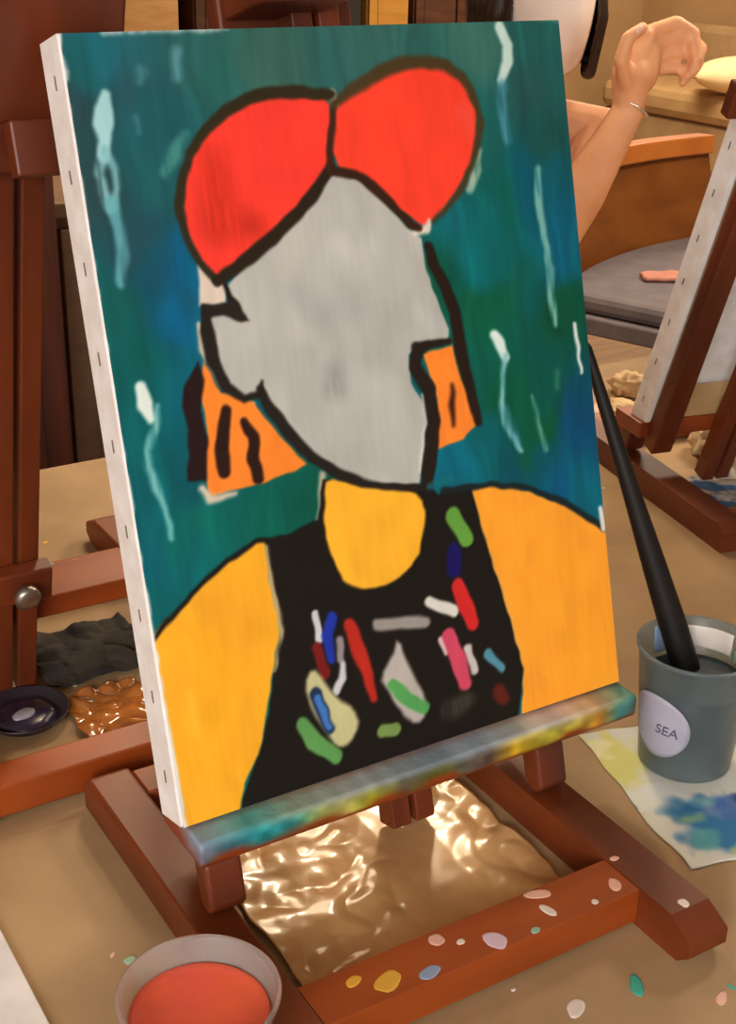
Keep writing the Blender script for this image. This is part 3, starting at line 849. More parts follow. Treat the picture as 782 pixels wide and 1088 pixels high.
def water(root, rb, rt, h, z1, mt, name):
    bm = bmesh.new()
    r0 = rb - 0.0022; r1 = rb + (rt - rb) * (z1 / h) - 0.0022
    lathe(bm, [(0, 0.006), (r0, 0.006), (r1, z1 - 0.001), (r1 - 0.0012, z1 - 0.0002), (r1 - 0.004, z1 - 0.001), (0, z1 - 0.001)], n=56)
    return obj(name, bm, mt, root, smooth=True)

pink = cup('water_cup', (-0.057, -0.150), 0.034, 0.0475, 0.1, M_clear)
tag(pink, 'clear plastic cup of orange red paint water in front of the easel', 'cup')
water(pink, 0.034, 0.0475, 0.1, 0.084, M_redwater, 'paint_water')

GB, GT, GH = 0.041, 0.051, 0.12
GC = (0.484, -0.012)
grey = cup('water_cup', GC, GB, GT, GH, M_smoky)
tag(grey, 'smoky grey cup of murky water with a round sticker, holding a brush', 'cup')
water(grey, GB, GT, GH, 0.086, M_greywater, 'murky_water')
# smears of paint inside the rim
bm = bmesh.new()
def on_wall(bm, a0, a1, z0, z1, off, mi=0, n=10, shape=None, c=(0, 0)):
    rows = []
    for j in range(n + 1):
        row = []
        for i in range(n + 1):
            u, v = i / n * 2 - 1, j / n * 2 - 1
            if shape == 'disc':
                k = math.sqrt(max(1e-9, 1 - v * v / 2)), math.sqrt(max(1e-9, 1 - u * u / 2))
                u, v = u * k[0], v * k[1]
            a = (a0 + a1) / 2 + u * (a1 - a0) / 2
            z = (z0 + z1) / 2 + v * (z1 - z0) / 2
            r = GB + (GT - GB) * z / GH + off
            row.append(bm.verts.new((c[0] + r * math.cos(a), c[1] + r * math.sin(a), z)))
        rows.append(row)
    for j in range(n):
        for i in range(n):
            f = bm.faces.new((rows[j][i], rows[j][i + 1], rows[j + 1][i + 1], rows[j + 1][i]))
            f.material_index = mi; f.smooth = True
on_wall(bm, math.radians(5), math.radians(75), 0.092, 0.113, -0.0022, 0)
on_wall(bm, math.radians(62), math.radians(98), 0.090, 0.116, -0.0026, 1)
on_wall(bm, math.radians(-40), math.radians(2), 0.088, 0.1, -0.0022, 2)
sm = obj('paint_smear', bm, [P_white, P_blue, P_cyan], grey)
md = sm.modifiers.new('thickness', 'SOLIDIFY'); md.thickness = 0.0006; md.offset = 0
sm['label'] = 'white and blue paint smeared inside the rim'
# round white sticker with its small mark
SA = math.radians(-174)
bm = bmesh.new(); on_wall(bm, SA - 0.70, SA + 0.70, 0.024, 0.086, 0.0004, shape='disc')
st = obj('sticker', bm, M_sticker, grey)
md = st.modifiers.new('thickness', 'SOLIDIFY'); md.thickness = 0.0004; md.offset = 1
st['label'] = 'round pale sticker with small dark lettering'
cu = bpy.data.curves.new('lettering', 'FONT')
cu.body = 'SEA'
cu.size = 0.0135
cu.align_x = 'CENTER'; cu.align_y = 'CENTER'
cu.extrude = 0.0002
cu.shear = 0.15
to = bpy.data.objects.new('lettering', cu)
C.objects.link(to)
bpy.context.view_layer.update()
me = bpy.data.meshes.new_from_object(to.evaluated_get(bpy.context.evaluated_depsgraph_get()))
bpy.data.objects.remove(to)
SA2 = SA + 0.24
for v in me.vertices:      # wrap the letters round the cup
    z = 0.053 + v.co.y
    r = GB + (GT - GB) * z / GH + 0.0011 + v.co.z
    a2 = SA2 + v.co.x / r
    v.co = Vector((r * math.cos(a2), r * math.sin(a2), z))
me.materials.clear(); me.materials.append(M_ink)
lt = bpy.data.objects.new('lettering', me); C.objects.link(lt); lt.parent = st

# brush standing in the grey cup
M_black = mat('black_lacquer', (26, 20, 18), 0.5, (18, 14, 12), 20, spec=0.3)
M_brist = mat('bristles', (70, 56, 44), 0.8)
brush = empty('paint_brush', (0.513, 0.0, 0.006))
tag(brush, 'long black handled paint brush leaning out of the grey cup', 'brush')
p0, p1 = Vector((0.511, -0.013, 0.016)), Vector((0.424, 0.104, 0.372))
dl = p1 - p0
bm = bmesh.new()
tube(bm, [p0 + dl * t for t in (.10, .14, .2, .3, .45, .6, .75, .9, .98, 1.0)], [.0095, .0112, .0125, .0125, .0108, .0085, .0066, .0052, .0045, .002], n=18)
child('handle', bm, M_black, brush, smooth=True)
bm = bmesh.new(); tube(bm, [p0 + dl * t for t in (.045, .06, .10, .105)], [.009, .0098, .0098, .0094], n=18)
child('ferrule', bm, M_brass, brush, smooth=True)
bm = bmesh.new(); tube(bm, [p0 + dl * t for t in (-.01, .01, .035, .05)], [.003, .0075, .0092, .0088], n=18)
child('bristles', bm, M_brist, brush, smooth=True)

# ------------------------------------------------------------------ sheets on the table
M_towel = painted('stained_paper_towel', 0.85, 0.3, 260)
def towel_edge(x, y):
    return x + 0.006 * noise.noise((y * 22, 1.3, 0)), y + 0.006 * noise.noise((x * 25, 4.1, 0))
tw = sheet('paper_towel', 0.0, 0.26, 0.0, 0.20, 130, 100,
           lambda x, y: 0.0006, M_towel, edge=towel_edge)
tw.rotation_euler = (0, 0, math.radians(-14)); tw.location = (0.378, -0.128, 0)
tag(tw, 'paint stained white paper towel spread under the grey cup', 'paper towel')
co = np.empty(len(tw.data.vertices) * 3); tw.data.vertices.foreach_get('co', co); co = co.reshape(-1, 3)
TX, TY = co[:, 0] * 1000, co[:, 1] * 1000
base = np.tile(np.array([214, 216, 208.0]), (len(TX), 1))
def stain(cx, cy, rx, ry, c, al, seed):
    global base
    w = (smooth_noise(TX, TY, 12, 12, seed) - .5) * 1.0
    d = np.sqrt(((TX - cx) / rx) ** 2 + ((TY - cy) / ry) ** 2) + w
    k = np.clip((1.25 - d) / 0.6, 0, 1)[:, None] * al
    base = base * (1 - k) + np.array(c, float) * k
ca, sa = math.cos(math.radians(14)), math.sin(math.radians(14))
def tl(x, y):      # table position -> towel position
    x, y = x - 0.385, y + 0.115
    return 1000 * (x * ca - y * sa), 1000 * (x * sa + y * ca)
for (x, y, rx, ry, c, al, sd) in ((0.418, 0.025, 36, 40, (214, 212, 132), 1, 1), (0.43, 0.055, 14, 12, (232, 230, 185), .9, 2), (0.40, -0.005, 16, 10, (210, 214, 160), .8, 3),
                                  (0.42, -0.03, 26, 16, (222, 228, 226), .9, 4), (0.398, -0.03, 5, 5, (140, 140, 165), .8, 14), (0.447, -0.085, 26, 28, (62, 128, 178), 1, 5), (0.475, -0.07, 22, 12, (86, 120, 190), .9, 6),
                                  (0.425, -0.092, 12, 12, (96, 170, 175), .8, 7), (0.445, -0.125, 12, 6, (196, 206, 130), .8, 8), (0.432, -0.068, 10, 6, (150, 190, 150), .8, 9), (0.51, -0.085, 10, 7, (214, 60, 140), 1, 10), (0.493, -0.072, 8, 10, (60, 70, 110), .8, 11), (0.46, -0.055, 10, 6, (120, 180, 200), .6, 12)):
    a, b = tl(x, y)
    stain(a, b, rx * 1.25, ry * 1.25, c, al, sd)
set_paint(tw.data, base)

M_crinkle = mat('crinkled_plastic_film', (216, 170, 114), 0.3, (190, 146, 96), 12, bump=0.08, bscale=30, coat=0.7, spec=0.5)
def crinkle(x, y):
    v = Vector((x * 15, y * 15, 2.0))
    r = abs(noise.noise(v)) * 1.2 + abs(noise.noise(v * 2.1 + Vector((5, 0, 0)))) * 0.7 + 0.12 * noise.noise(v * 5)
    flat = min(1.0, 0.12 + max(0.0, (abs(x - 0.205 - 0.10 * min(0.0, y)) - 0.022) / 0.03))
    return 0.0012 + 0.0065 * max(0.0, r) * flat
fl = sheet('plastic_film', 0.048, 0.284, -0.112, 0.130, 110, 110, crinkle, M_crinkle, thick=0.0004,
           edge=lambda x, y: (x + 0.004 * noise.noise((y * 30, 0.3, 0)), y + 0.003 * noise.noise((x * 30, 7.3, 0))))
tag(fl, 'crinkled shiny tan plastic film lying inside the foreground easel base', 'plastic sheet')

M_board = mat('white_board', (232, 230, 232), 0.7)
bm = bmesh.new(); box(bm, -0.45, -0.1165, -0.30, 0.12, 0.0002, 0.004)
wb = obj('paper_board', bm, M_board, bevel=0.001)
tag(wb, 'plain white board lying on the brown paper at bottom left', 'board')

# rag, palette and amber wrapper under the left easel
M_rag = mat('dark_rag', (58, 48, 34), 0.9, (24, 22, 24), 22, bump=0.4, bscale=80)
rag = sheet('paint_rag', 0.03, 0.145, 0.375, 0.475, 60, 50,
            lambda x, y: 0.002 + 0.018 * abs(noise.noise((x * 22, y * 22, 3.3))) + 0.006 * abs(noise.noise((x * 60, y * 60, 1.3))), M_rag, thick=0.002,
            edge=lambda x, y: (x + 0.012 * noise.noise((y * 20, 0.7, 0)), y + 0.012 * noise.noise((x * 20, 2.7, 0))))
tag(rag, 'crumpled dark paint rag on the table below the left easel', 'rag')
M_dish = mat('dark_dish', (44, 36, 44), 0.35)
P_purple = mat('wet_purple_paint', (52, 40, 66), 0.25, (30, 24, 34), 30)
M_highlight = mat('grey_highlight', (150, 146, 156), 0.4)
dish = empty('paint_dish', (-0.008, 0.345, 0.0))
tag(dish, 'dark round dish of purple paint with a grey painted highlight at the left edge', 'paint dish')
bm = bmesh.new(); lathe(bm, [(0, 0.0008), (0.03, 0.0008), (0.04, 0.012), (0.0415, 0.0125), (0.0405, 0.010), (0.031, 0.003), (0, 0.003)], n=40)
obj('dish', bm, M_dish, dish, smooth=True)
bm = bmesh.new(); blob(bm, (0, 0, 0.0045), 0.03, 0.029, 0.006, 0, 3, 0, n=24); blob(bm, (-0.002, -0.006, 0.009), 0.013, 0.008, 0.004, 1, 9, .4)  # the smaller grey blob is a highlight put in as colour
obj('paint', bm, [P_purple, M_highlight], dish, smooth=True)
M_amber = mat('amber_wrapper', (196, 120, 50), 0.12, (160, 96, 44), 14, bump=0.4, bscale=30, coat=0.8)
aw = sheet('amber_wrapper', 0.028, 0.105, 0.275, 0.36, 50, 50, lambda x, y: 0.002 + 0.012 * abs(noise.noise((x * 40, y * 40, 8.1))), M_amber, thick=0.0005,
           edge=lambda x, y: (x + 0.006 * noise.noise((y * 40, 0.7, 0)), y + 0.006 * noise.noise((x * 40, 2.7, 0))))
tag(aw, 'small shiny amber wrapper on the table beside the rear easel bar', 'wrapper')

# crumpled tissues and a stained napkin behind the right easel's foot
M_tissue = mat('used_tissue', (226, 200, 158), 0.9, (196, 168, 126), 30)
def crumple(name, c, r, sq, mt, seed, label, cat='tissue', group=None):
    bm = bmesh.new()
    bmesh.ops.create_icosphere(bm, subdivisions=4, radius=1)
    for v in bm.verts:
        n = v.co.normalized()
        k = 1 + 0.55 * (abs(noise.noise(n * 2.1 + Vector((seed, 0, 0)))) - .2) + 0.2 * noise.noise(n * 6 + Vector((0, seed, 0)))
        v.co = Vector((n.x * r * k, n.y * r * 0.8 * k, max(-sq * r * 0.7, n.z * r * sq * k)))
    zmin = min(v.co.z for v in bm.verts)
    for v in bm.verts:
        v.co.z -= zmin
    o = obj(name, bm, mt, smooth=True)
    o.location = (c[0], c[1], 0.0002)
    o.rotation_euler = (0, 0, seed)
    return tag(o, label, cat, group)
crumple('crumpled_tissue', (1.055, 0.53), 0.042, 0.7, M_tissue, 1.0, 'cream crumpled tissue behind the right easel foot, under its canvas')
crumple('crumpled_tissue', (1.125, 0.79), 0.03, 0.7, M_tissue, 2.0, 'upper of two cream tissues between the portrait and the white edged canvas')
crumple('crumpled_tissue', (1.03, 0.70), 0.032, 0.6, M_tissue, 4.0, 'lower of two cream tissues between the portrait and the white edged canvas')
M_napkin = mat('blue_stained_napkin', (206, 196, 180), 0.9, (66, 106, 150), 26, lo=.46, hi=.54)
nk = sheet('stained_napkin', 0.925, 1.06, 0.385, 0.475, 40, 30, lambda x, y: 0.001 + 0.009 * abs(noise.noise((x * 30, y * 30, 5.5))), M_napkin, thick=0.001,
           edge=lambda x, y: (x + 0.01 * noise.noise((y * 20, 0.7, 0)), y + 0.01 * noise.noise((x * 20, 2.7, 0))))
tag(nk, 'blue stained napkin on the table beside the right easel foot', 'napkin')

# ------------------------------------------------------------------ seated person across the table
def capsule(bm, p0, r0, p1, r1, n=14):
    p0, p1 = Vector(p0), Vector(p1)
    d = p1 - p0
    L = d.length
    q = d.to_track_quat('Z', 'Y') if L > 1e-6 else Matrix.Identity(3).to_quaternion()
    prof = [(r0 * math.cos(a), r0 * math.sin(a)) for a in [(-PI / 2) + PI / 2 * k / 5 for k in range(6)]]
    prof += [(r1 * math.cos(a), L + r1 * math.sin(a)) for a in [PI / 2 * k / 5 for k in range(6)]]
    prof[0] = (0, prof[0][1]); prof[-1] = (0, prof[-1][1])
    k0 = len(bm.verts)
    lathe(bm, prof, n=n)
    bm.verts.ensure_lookup_table()
    for v in bm.verts[k0:]:
        v.co = p0 + q @ v.co

def ellip(bm, c, r, ax):
    k0 = len(bm.verts)
    bmesh.ops.create_icosphere(bm, subdivisions=3, radius=1)
    bm.verts.ensure_lookup_table()
    X, Y, Z = ax
    for v in bm.verts[k0:]:
        v.co = Vector(c) + X * v.co.x * r[0] + Y * v.co.y * r[1] + Z * v.co.z * r[2]

def fuse(name, bm, mt, parent, voxel, it=4, smooth_f=0.5):
    """Merge overlapping volumes into one continuous skin."""
    o = obj(name, bm, mt)
    md = o.modifiers.new('r', 'REMESH'); md.mode = 'VOXEL'; md.voxel_size = voxel
    md = o.modifiers.new('s', 'SMOOTH'); md.iterations = it; md.factor = smooth_f
    dg = bpy.context.evaluated_depsgraph_get()
    me = bpy.data.meshes.new_from_object(o.evaluated_get(dg))
    o.modifiers.clear()
    o.data = me
    me.polygons.foreach_set('use_smooth', [True] * len(me.polygons))
    if not me.materials:
        me.materials.append(mt)
    if parent:
        o.parent = parent
    return o

M_skin = mat('skin', (232, 172, 128), 0.5, (222, 158, 114), 18, bump=0.05, bscale=90)
M_hair = mat('dark_hair', (46, 26, 14), 0.5, (30, 16, 9), 30, stretch=(6, 6, 1), bump=0.4, bscale=40)
M_mask = mat('white_mask_cloth', (236, 222, 212), 0.85, (226, 210, 198), 10, bump=0.1, bscale=120)
M_cream = mat('cream_cotton', (226, 190, 140), 0.85, (214, 176, 126), 12, bump=0.1, bscale=150)
M_apron = mat('black_apron_cloth', (30, 22, 20), 0.8, (22, 16, 15), 12)
M_trous = mat('dark_trousers', (40, 42, 56), 0.85)
M_shoe = mat('dark_shoes', (34, 30, 28), 0.6)
M_eye = mat('eye_white', (230, 225, 218), 0.2)
M_iris = mat('iris', (50, 30, 18), 0.15)
M_nail = mat('nail', (236, 196, 176), 0.3)
M_silver = mat('silver', (226, 222, 216), 0.25, metal=0.8)

F = Vector((-0.45, -0.89, 0)).normalized()
Lf = Vector((0.89, -0.45, 0)).normalized()      # the person's left
U = Vector((0, 0, 1))
Hc = Vector((1.208, 1.178, 0.590))
Fh = (F + Vector((0.12, 0, -0.18))).normalized()
Lh = Fh.cross(U).normalized() * -1
Lh = U.cross(Fh).normalized()
Uh = Fh.cross(Lh).normalized()
if Uh.z < 0:
    Uh = -Uh
neck = Vector((1.200, 1.235, 0.405))
chest = neck - F * 0.0 + Vector((0.015, 0.03, -0.16))
waist = Vector((1.225, 1.30, 0.02))
hips = Vector((1.24, 1.33, -0.17))
shL = neck + Lf * 0.150 + Vector((-0.03, -0.06, -0.06))
shR = neck - Lf * 0.165 + Vector((0, 0.0, -0.055))
elL = Vector((1.125, 1.005, 0.197))
wrL = Vector((1.2464, 0.985, 0.408))
elR = shR + Vector((-0.06, -0.08, -0.26))
wrR = elR + F * 0.20 + Lf * 0.05 + Vector((0, 0, 0.0))
ax3 = (Lf, F, U)

def torso(bm, g=0.0):
    for c, r in ((neck + Vector((0.005, 0.015, -0.075)), (0.15, 0.075, 0.07)), (chest, (0.155, 0.10, 0.13)), (chest * .5 + waist * .5, (0.138, 0.095, 0.14)),
                 (waist, (0.135, 0.092, 0.12)), (hips, (0.165, 0.115, 0.11))):
        ellip(bm, c, (r[0] + g, r[1] + g, r[2] + g * .6), ax3)

bm = bmesh.new()
torso(bm)
capsule(bm, neck + Vector((0.005, 0.01, -0.05)), 0.052, Hc - Fh * 0.012 - Uh * 0.07, 0.050)
# head: skull, face, jaw, nose, ears
ellip(bm, Hc - Fh * 0.012 + Uh * 0.025, (0.074, 0.094, 0.092), (Lh, Fh, Uh))
ellip(bm, Hc + Fh * 0.022 - Uh * 0.045, (0.060, 0.064, 0.072), (Lh, Fh, Uh))
ellip(bm, Hc + Fh * 0.05 - Uh * 0.092, (0.030, 0.028, 0.024), (Lh, Fh, Uh))
capsule(bm, Hc + Fh * 0.078 + Uh * 0.004, 0.009, Hc + Fh * 0.098 - Uh * 0.034, 0.013)
for s in (-1, 1):
    ellip(bm, Hc + Lh * 0.074 * s - Uh * 0.012 - Fh * 0.008, (0.010, 0.018, 0.031), (Lh, Fh, Uh))
    ellip(bm, Hc + Lh * 0.03 * s + Fh * 0.068 + Uh * 0.024, (0.024, 0.014, 0.009), (Lh, Fh, Uh))
# arms
for sh, el, wr in ((shL, elL, wrL), (shR, elR, wrR)):
    capsule(bm, neck * .45 + sh * .55 + Vector((0, 0, -0.012)), 0.045, sh, 0.050)
    capsule(bm, sh, 0.050, sh * .4 + el * .6, 0.042)
    capsule(bm, sh * .4 + el * .6, 0.042, el, 0.036)
    capsule(bm, el, 0.038, el * .62 + wr * .38, 0.041)
    capsule(bm, el * .62 + wr * .38, 0.041, wr, 0.0265)
# legs, seated
for s in (-1, 1):
    hp = hips + Lf * 0.09 * s + F * 0.03 + Vector((0, 0, -0.045))
    kn = hp + F * 0.40 + Vector((0, 0, -0.01))
    an = kn + F * 0.03 + Vector((0, 0, -0.42))
    capsule(bm, hp, 0.085, kn, 0.056); capsule(bm, kn, 0.056, an, 0.036)
    capsule(bm, an + Vector((0, 0, -0.045)), 0.032, an + F * 0.12 + Vector((0, 0, -0.065)), 0.026)
# raised left hand
palm = Vector((1.2545, 0.982, 0.470))
capsule(bm, wrL, 0.0262, palm - Vector((0.012, 0, 0.005)), 0.033)
capsule(bm, palm - Vector((0.016, 0, -0.02)), 0.024, Vector((1.262, 0.982, 0.520)), 0.019)
capsule(bm, palm + Vector((0.012, 0, -0.004)), 0.026, Vector((1.276, 0.982, 0.500)), 0.021)
capsule(bm, palm + Vector((0.012, 0, -0.012)), 0.024, Vector((1.278, 0.982, 0.478)), 0.019)
FING = {'index': [(1.2663, 0.982, 0.526), (1.312, 0.965, 0.5427), (1.343, 0.955, 0.5262), (1.338, 0.946, 0.505)],
        'middle': [(1.2780, 0.982, 0.5106), (1.333, 0.962, 0.5221), (1.356, 0.948, 0.5031), (1.340, 0.940, 0.488)],
        'ring': [(1.2817, 0.982, 0.4902), (1.340, 0.962, 0.4997), (1.352, 0.948, 0.4825), (1.336, 0.940, 0.470)],
        'pinky': [(1.2808, 0.982, 0.4700), (1.325, 0.966, 0.4738), (1.336, 0.954, 0.4617), (1.322, 0.946, 0.452)],
        'thumb': [(1.228, 0.972, 0.452), (1.196, 0.957, 0.4908), (1.2, 0.950, 0.5236), (1.224, 0.946, 0.5378)]}
for k, pts in FING.items():
    rr = {'thumb': (.017, .0125, .0110, .0095), 'pinky': (.0115, .0098, .009, .008)}.get(k, (.0130, .0116, .0108, .0096))
    for i in range(3):
        capsule(bm, pts[i], rr[i], pts[i + 1], rr[i + 1], 12)
# right hand resting on the thigh side, fingers lightly curled
hd = (wrR - elR).normalized()
pr = wrR + hd * 0.055
capsule(bm, wrR, 0.0255, pr, 0.032)
for i, o_ in enumerate((-0.03, -0.01, 0.01, 0.029)):
    b0 = pr + Lf * o_ + hd * 0.015
    l = (0.036, 0.042, 0.039, 0.030)[i]
    b1 = b0 + hd * l; b2 = b1 + hd * l * .5 - U * l * .5; b3 = b2 - U * l * .55
    capsule(bm, b0, .0115, b1, .0095, 12); capsule(bm, b1, .0095, b2, .0088, 12); capsule(bm, b2, .0088, b3, .0078, 12)
capsule(bm, wrR + hd * .02 + Lf * .02, .016, wrR + hd * .05 + Lf * .052, .012, 12); capsule(bm, wrR + hd * .05 + Lf * .052, .012, wrR + hd * .078 + Lf * .055 - U * .01, .0095, 12)
person = fuse('person', bm, M_skin, None, 0.0042, 5)
tag(person, 'person in white face mask behind the portrait, raising a half closed hand', 'person')

def wear(name, bm, mt, voxel=0.006, it=4):
    o = fuse(name, bm, mt, person, voxel, it)
    return o
# face mask: a shell following the lower face
bm = bmesh.new()
R1 = 16; rows = []
for j in range(R1 + 1):
    v = j / R1
    row = []
    for i in range(R1 * 2 + 1):
        u = i / (R1 * 2) * 2 - 1
        ang = u * 1.62
        w = 0.086 - 0.006 * v
        bulge = 0.100 + 0.020 * math.cos(u * 1.4) * math.sin(PI * min(1, v * 1.05)) - 0.014 * v * v
        zt, zb = 0.022 - 0.02 * abs(u) ** 1.5, -0.132 + 0.068 * abs(u) ** 1.6
        z = zt + (zb - zt) * v + 0.0016 * math.sin(v * PI * 8) * (1 - abs(u))
        d = 0.0 if abs(u) < .98 else -.004
        row.append(bm.verts.new(Hc + Lh * (w * math.sin(ang)) + Fh * (bulge * math.cos(ang) + 0.006 + d) + Uh * z))
    rows.append(row)
for j in range(R1):
    for i in range(R1 * 2):
        bm.faces.new((rows[j][i], rows[j][i + 1], rows[j + 1][i + 1], rows[j + 1][i]))
for s in (0, -1):
    a, b = rows[0][s].co.copy(), rows[R1][s].co.copy()
    sg = -1 if s == 0 else 1
    tube(bm, [a, (a + Hc - Fh * 0.028 + Uh * .012 + Lh * 0.082 * sg) / 2 + Lh * .004 * sg, Hc - Fh * 0.030 + Uh * .0 + Lh * 0.083 * sg, b], 0.0018, n=8)
mk = obj('face_mask', bm, M_mask, person, smooth=True)
md = mk.modifiers.new('thickness', 'SOLIDIFY'); md.thickness = 0.0022; md.offset = 1
# hair: cap plus a chin-length bob
bm = bmesh.new()
ellip(bm, Hc - Fh * 0.020 + Uh * 0.040, (0.090, 0.104, 0.098), (Lh, Fh, Uh))
for k in range(17):
    a = math.radians(38 + k * (284 / 16))
    d = Fh * math.cos(a) + Lh * math.sin(a)
    top = Hc - Fh * 0.020 + Uh * 0.05 + d * 0.078
    bot = Hc - Fh * 0.020 + d * (0.098 + 0.006 * math.sin(k * 2.1)) - Uh * (0.122 + 0.012 * math.sin(k * 1.7))
    capsule(bm, top, 0.022, bot * .5 + top * .5 + d * 0.012, 0.022); capsule(bm, bot * .5 + top * .5 + d * 0.012, 0.022, bot, 0.014)
hair = wear('hair', bm, M_hair, 0.0045, 2)
# open the face: push nothing, simply keep hair behind the brow
me = hair.data
bmh = bmesh.new(); bmh.from_mesh(me)
kill = [v for v in bmh.verts if (v.co - Hc).dot(Fh) > 0.030 and (v.co - Hc).dot(Uh) < 0.058 and abs((v.co - Hc).dot(Lh)) < 0.072]
bmesh.ops.delete(bmh, geom=kill, context='VERTS'); bmh.to_mesh(me); bmh.free()
# eyes and brows
for s in (-1, 1):
    ec = Hc + Lh * 0.030 * s + Fh * 0.0785 + Uh * 0.012
    bm = bmesh.new(); ellip(bm, ec, (0.0135, 0.008, 0.0075), (Lh, Fh, Uh))
    e_ = obj('eye', bm, M_eye, person, smooth=True)
    bm = bmesh.new(); ellip(bm, ec + Fh * 0.0062, (0.0055, 0.0025, 0.0055), (Lh, Fh, Uh))
    obj('iris', bm, M_iris, e_, smooth=True)
    bm = bmesh.new(); capsule(bm, ec + Uh * 0.018 - Lh * 0.013 * s + Fh * .004, .003, ec + Uh * 0.019 + Lh * 0.015 * s, .0022, 8)
    obj('eyebrow', bm, M_hair, person, smooth=True)
# cream sleeveless top with a low neck, black apron, trousers, shoes
bm = bmesh.new(); torso(bm, 0.008)
top = wear('sleeveless_top', bm, M_cream)
bmh = bmesh.new(); bmh.from_mesh(top.data)
kill = [v for v in bmh.verts if (v.co.z > neck.z - 0.062 + 0.5 * max(0, abs((v.co - neck).dot(Lf)) - 0.05) ) or v.co.z < hips.z - 0.02 or ((v.co - neck).dot(F) > 0.02 and v.co.z > 0.262 and abs((v.co - neck).dot(Lf)) < .1)]
bmesh.ops.delete(bmh, geom=kill, context='VERTS'); bmh.to_mesh(top.data); bmh.free()
bm = bmesh.new(); torso(bm, 0.014)
ap = wear('apron', bm, M_apron)
bmh = bmesh.new(); bmh.from_mesh(ap.data)
kill = [v for v in bmh.verts if v.co.z > 0.19 or v.co.z < hips.z - 0.03 or (v.co - chest).dot(F) < -0.04 and v.co.z > 0.1]
bmesh.ops.delete(bmh, geom=kill, context='VERTS'); bmh.to_mesh(ap.data); bmh.free()
bm = bmesh.new()
ellip(bm, hips + U * -0.01, (0.178, 0.128, 0.11), ax3)
for s in (-1, 1):
    hp = hips + Lf * 0.09 * s + F * 0.03 + Vector((0, 0, -0.045))
    kn = hp + F * 0.40 + Vector((0, 0, -0.01)); an = kn + F * 0.03 + Vector((0, 0, -0.40))
    capsule(bm, hp, 0.096, kn, 0.068); capsule(bm, kn, 0.068, an, 0.056)
wear('trousers', bm, M_trous)
for s in (-1, 1):
    hp = hips + Lf * 0.09 * s + F * 0.03 + Vector((0, 0, -0.045))
    an = hp + F * 0.43 + Vector((0, 0, -0.43))
    bm = bmesh.new()
    capsule(bm, an + Vector((0, 0, -0.055)) - F * .02, 0.043, an + F * 0.07 + Vector((0, 0, -0.064)), 0.043)
    capsule(bm, an + F * 0.07 + Vector((0, 0, -0.066)), 0.043, an + F * 0.15 + Vector((0, 0, -0.075)), 0.036)
    wear('shoe', bm, M_shoe, 0.006)
# bracelet and thumb nail
bm = bmesh.new()
fd = (wrL - elL).normalized()
q = fd.to_track_quat('Z', 'Y')
prev = []
ring = [wrL + fd * 0.006 + q @ Vector((0.0305 * math.cos(2 * PI * k / 24), 0.0305 * math.sin(2 * PI * k / 24), 0)) for k in range(25)]
tube(bm, ring, 0.0022, n=8)
obj('bracelet', bm, M_silver, person, smooth=True)
bm = bmesh.new(); ellip(bm, Vector((1.2105, 0.9385, 0.536)), (0.0085, 0.0035, 0.0055), (Vector((.8, 0, .6)), Vector((0, 1, 0)), Vector((-.6, 0, .8))))
obj('thumbnail', bm, M_nail, person, smooth=True)

# stool under the person
M_seatw = mat('stool_wood', (140, 88, 44), 0.5, (112, 66, 30), 10)
sz = hips.z - 0.045 - 0.098
stool = empty('wooden_stool', (hips.x, hips.y, FZ))
tag(stool, 'round wooden stool under the person across the table', 'stool')
bm = bmesh.new(); lathe(bm, [(0, sz - FZ - 0.035), (0.16, sz - FZ - 0.035), (0.17, sz - FZ - 0.02), (0.165, sz - FZ), (0, sz - FZ)], n=40)
obj('seat', bm, M_seatw, stool, smooth=False)
for k in range(4):
    a = PI / 4 + k * PI / 2
    bm = bmesh.new(); tube(bm, [(0.12 * math.cos(a), 0.12 * math.sin(a), sz - FZ - 0.03), (0.165 * math.cos(a), 0.165 * math.sin(a), 0)], [0.017, 0.013])
    obj('leg', bm, M_seatw, stool)

# ------------------------------------------------------------------ chair across the aisle
M_chairw = mat('chair_wood', (140, 82, 32), 0.45, (120, 66, 24), 5, stretch=(1, 1, 3))
M_rail = mat('chair_rail_lit_wood', (214, 130, 58), 0.4, (196, 112, 48), 6)  # light along the top rail painted in as a paler orange wood
M_cush = mat('grey_cushion_cloth', (116, 110, 116), 0.85, (104, 98, 106), 14, bump=0.15, bscale=120)
ch = empty('wooden_chair', (2.66, 2.15, FZ), (0, 0, math.radians(20)))
tag(ch, 'wide wooden chair with a solid curved back and grey cushion across the aisle', 'chair')
W2, ZS = 0.54, 0.43
def arc(x):
    return 0.30 - 0.10 * (x / W2) ** 2
bm = bmesh.new()
xs = [-W2 + 2 * W2 * i / 24 for i in range(25)]
def curved(bm, z0, z1, y_off0, y_off1, t, mi=0):
    A = []
    for x in xs:
        y = arc(x)
        A.append([bm.verts.new((x, y + y_off0, z0)), bm.verts.new((x, y + y_off0 + t, z0)), bm.verts.new((x, y + y_off1 + t, z1)), bm.verts.new((x, y + y_off1, z1))])
    for a, b in zip(A, A[1:]):
        for k in range(4):
            bm.faces.new((a[k], a[(k + 1) % 4], b[(k + 1) % 4], b[k]))
    bm.faces.new(A[0][::-1]); bm.faces.new(A[-1])
    bmesh.ops.recalc_face_normals(bm, faces=bm.faces[:])
curved(bm, ZS - 0.02, 0.73, 0.0, 0.075, 0.025)
obj('backrest', bm, M_chairw, ch, smooth=False)
bm = bmesh.new(); curved(bm, 0.73, 0.79, 0.055, 0.058, 0.065)
obj('top_rail', bm, M_rail, ch, bevel=0.006)
bm = bmesh.new(); prism(bm, [(x, arc(x) - 0.002) for x in xs] + [(W2, -0.38), (-W2, -0.38)], 'z', ZS - 0.05, ZS)
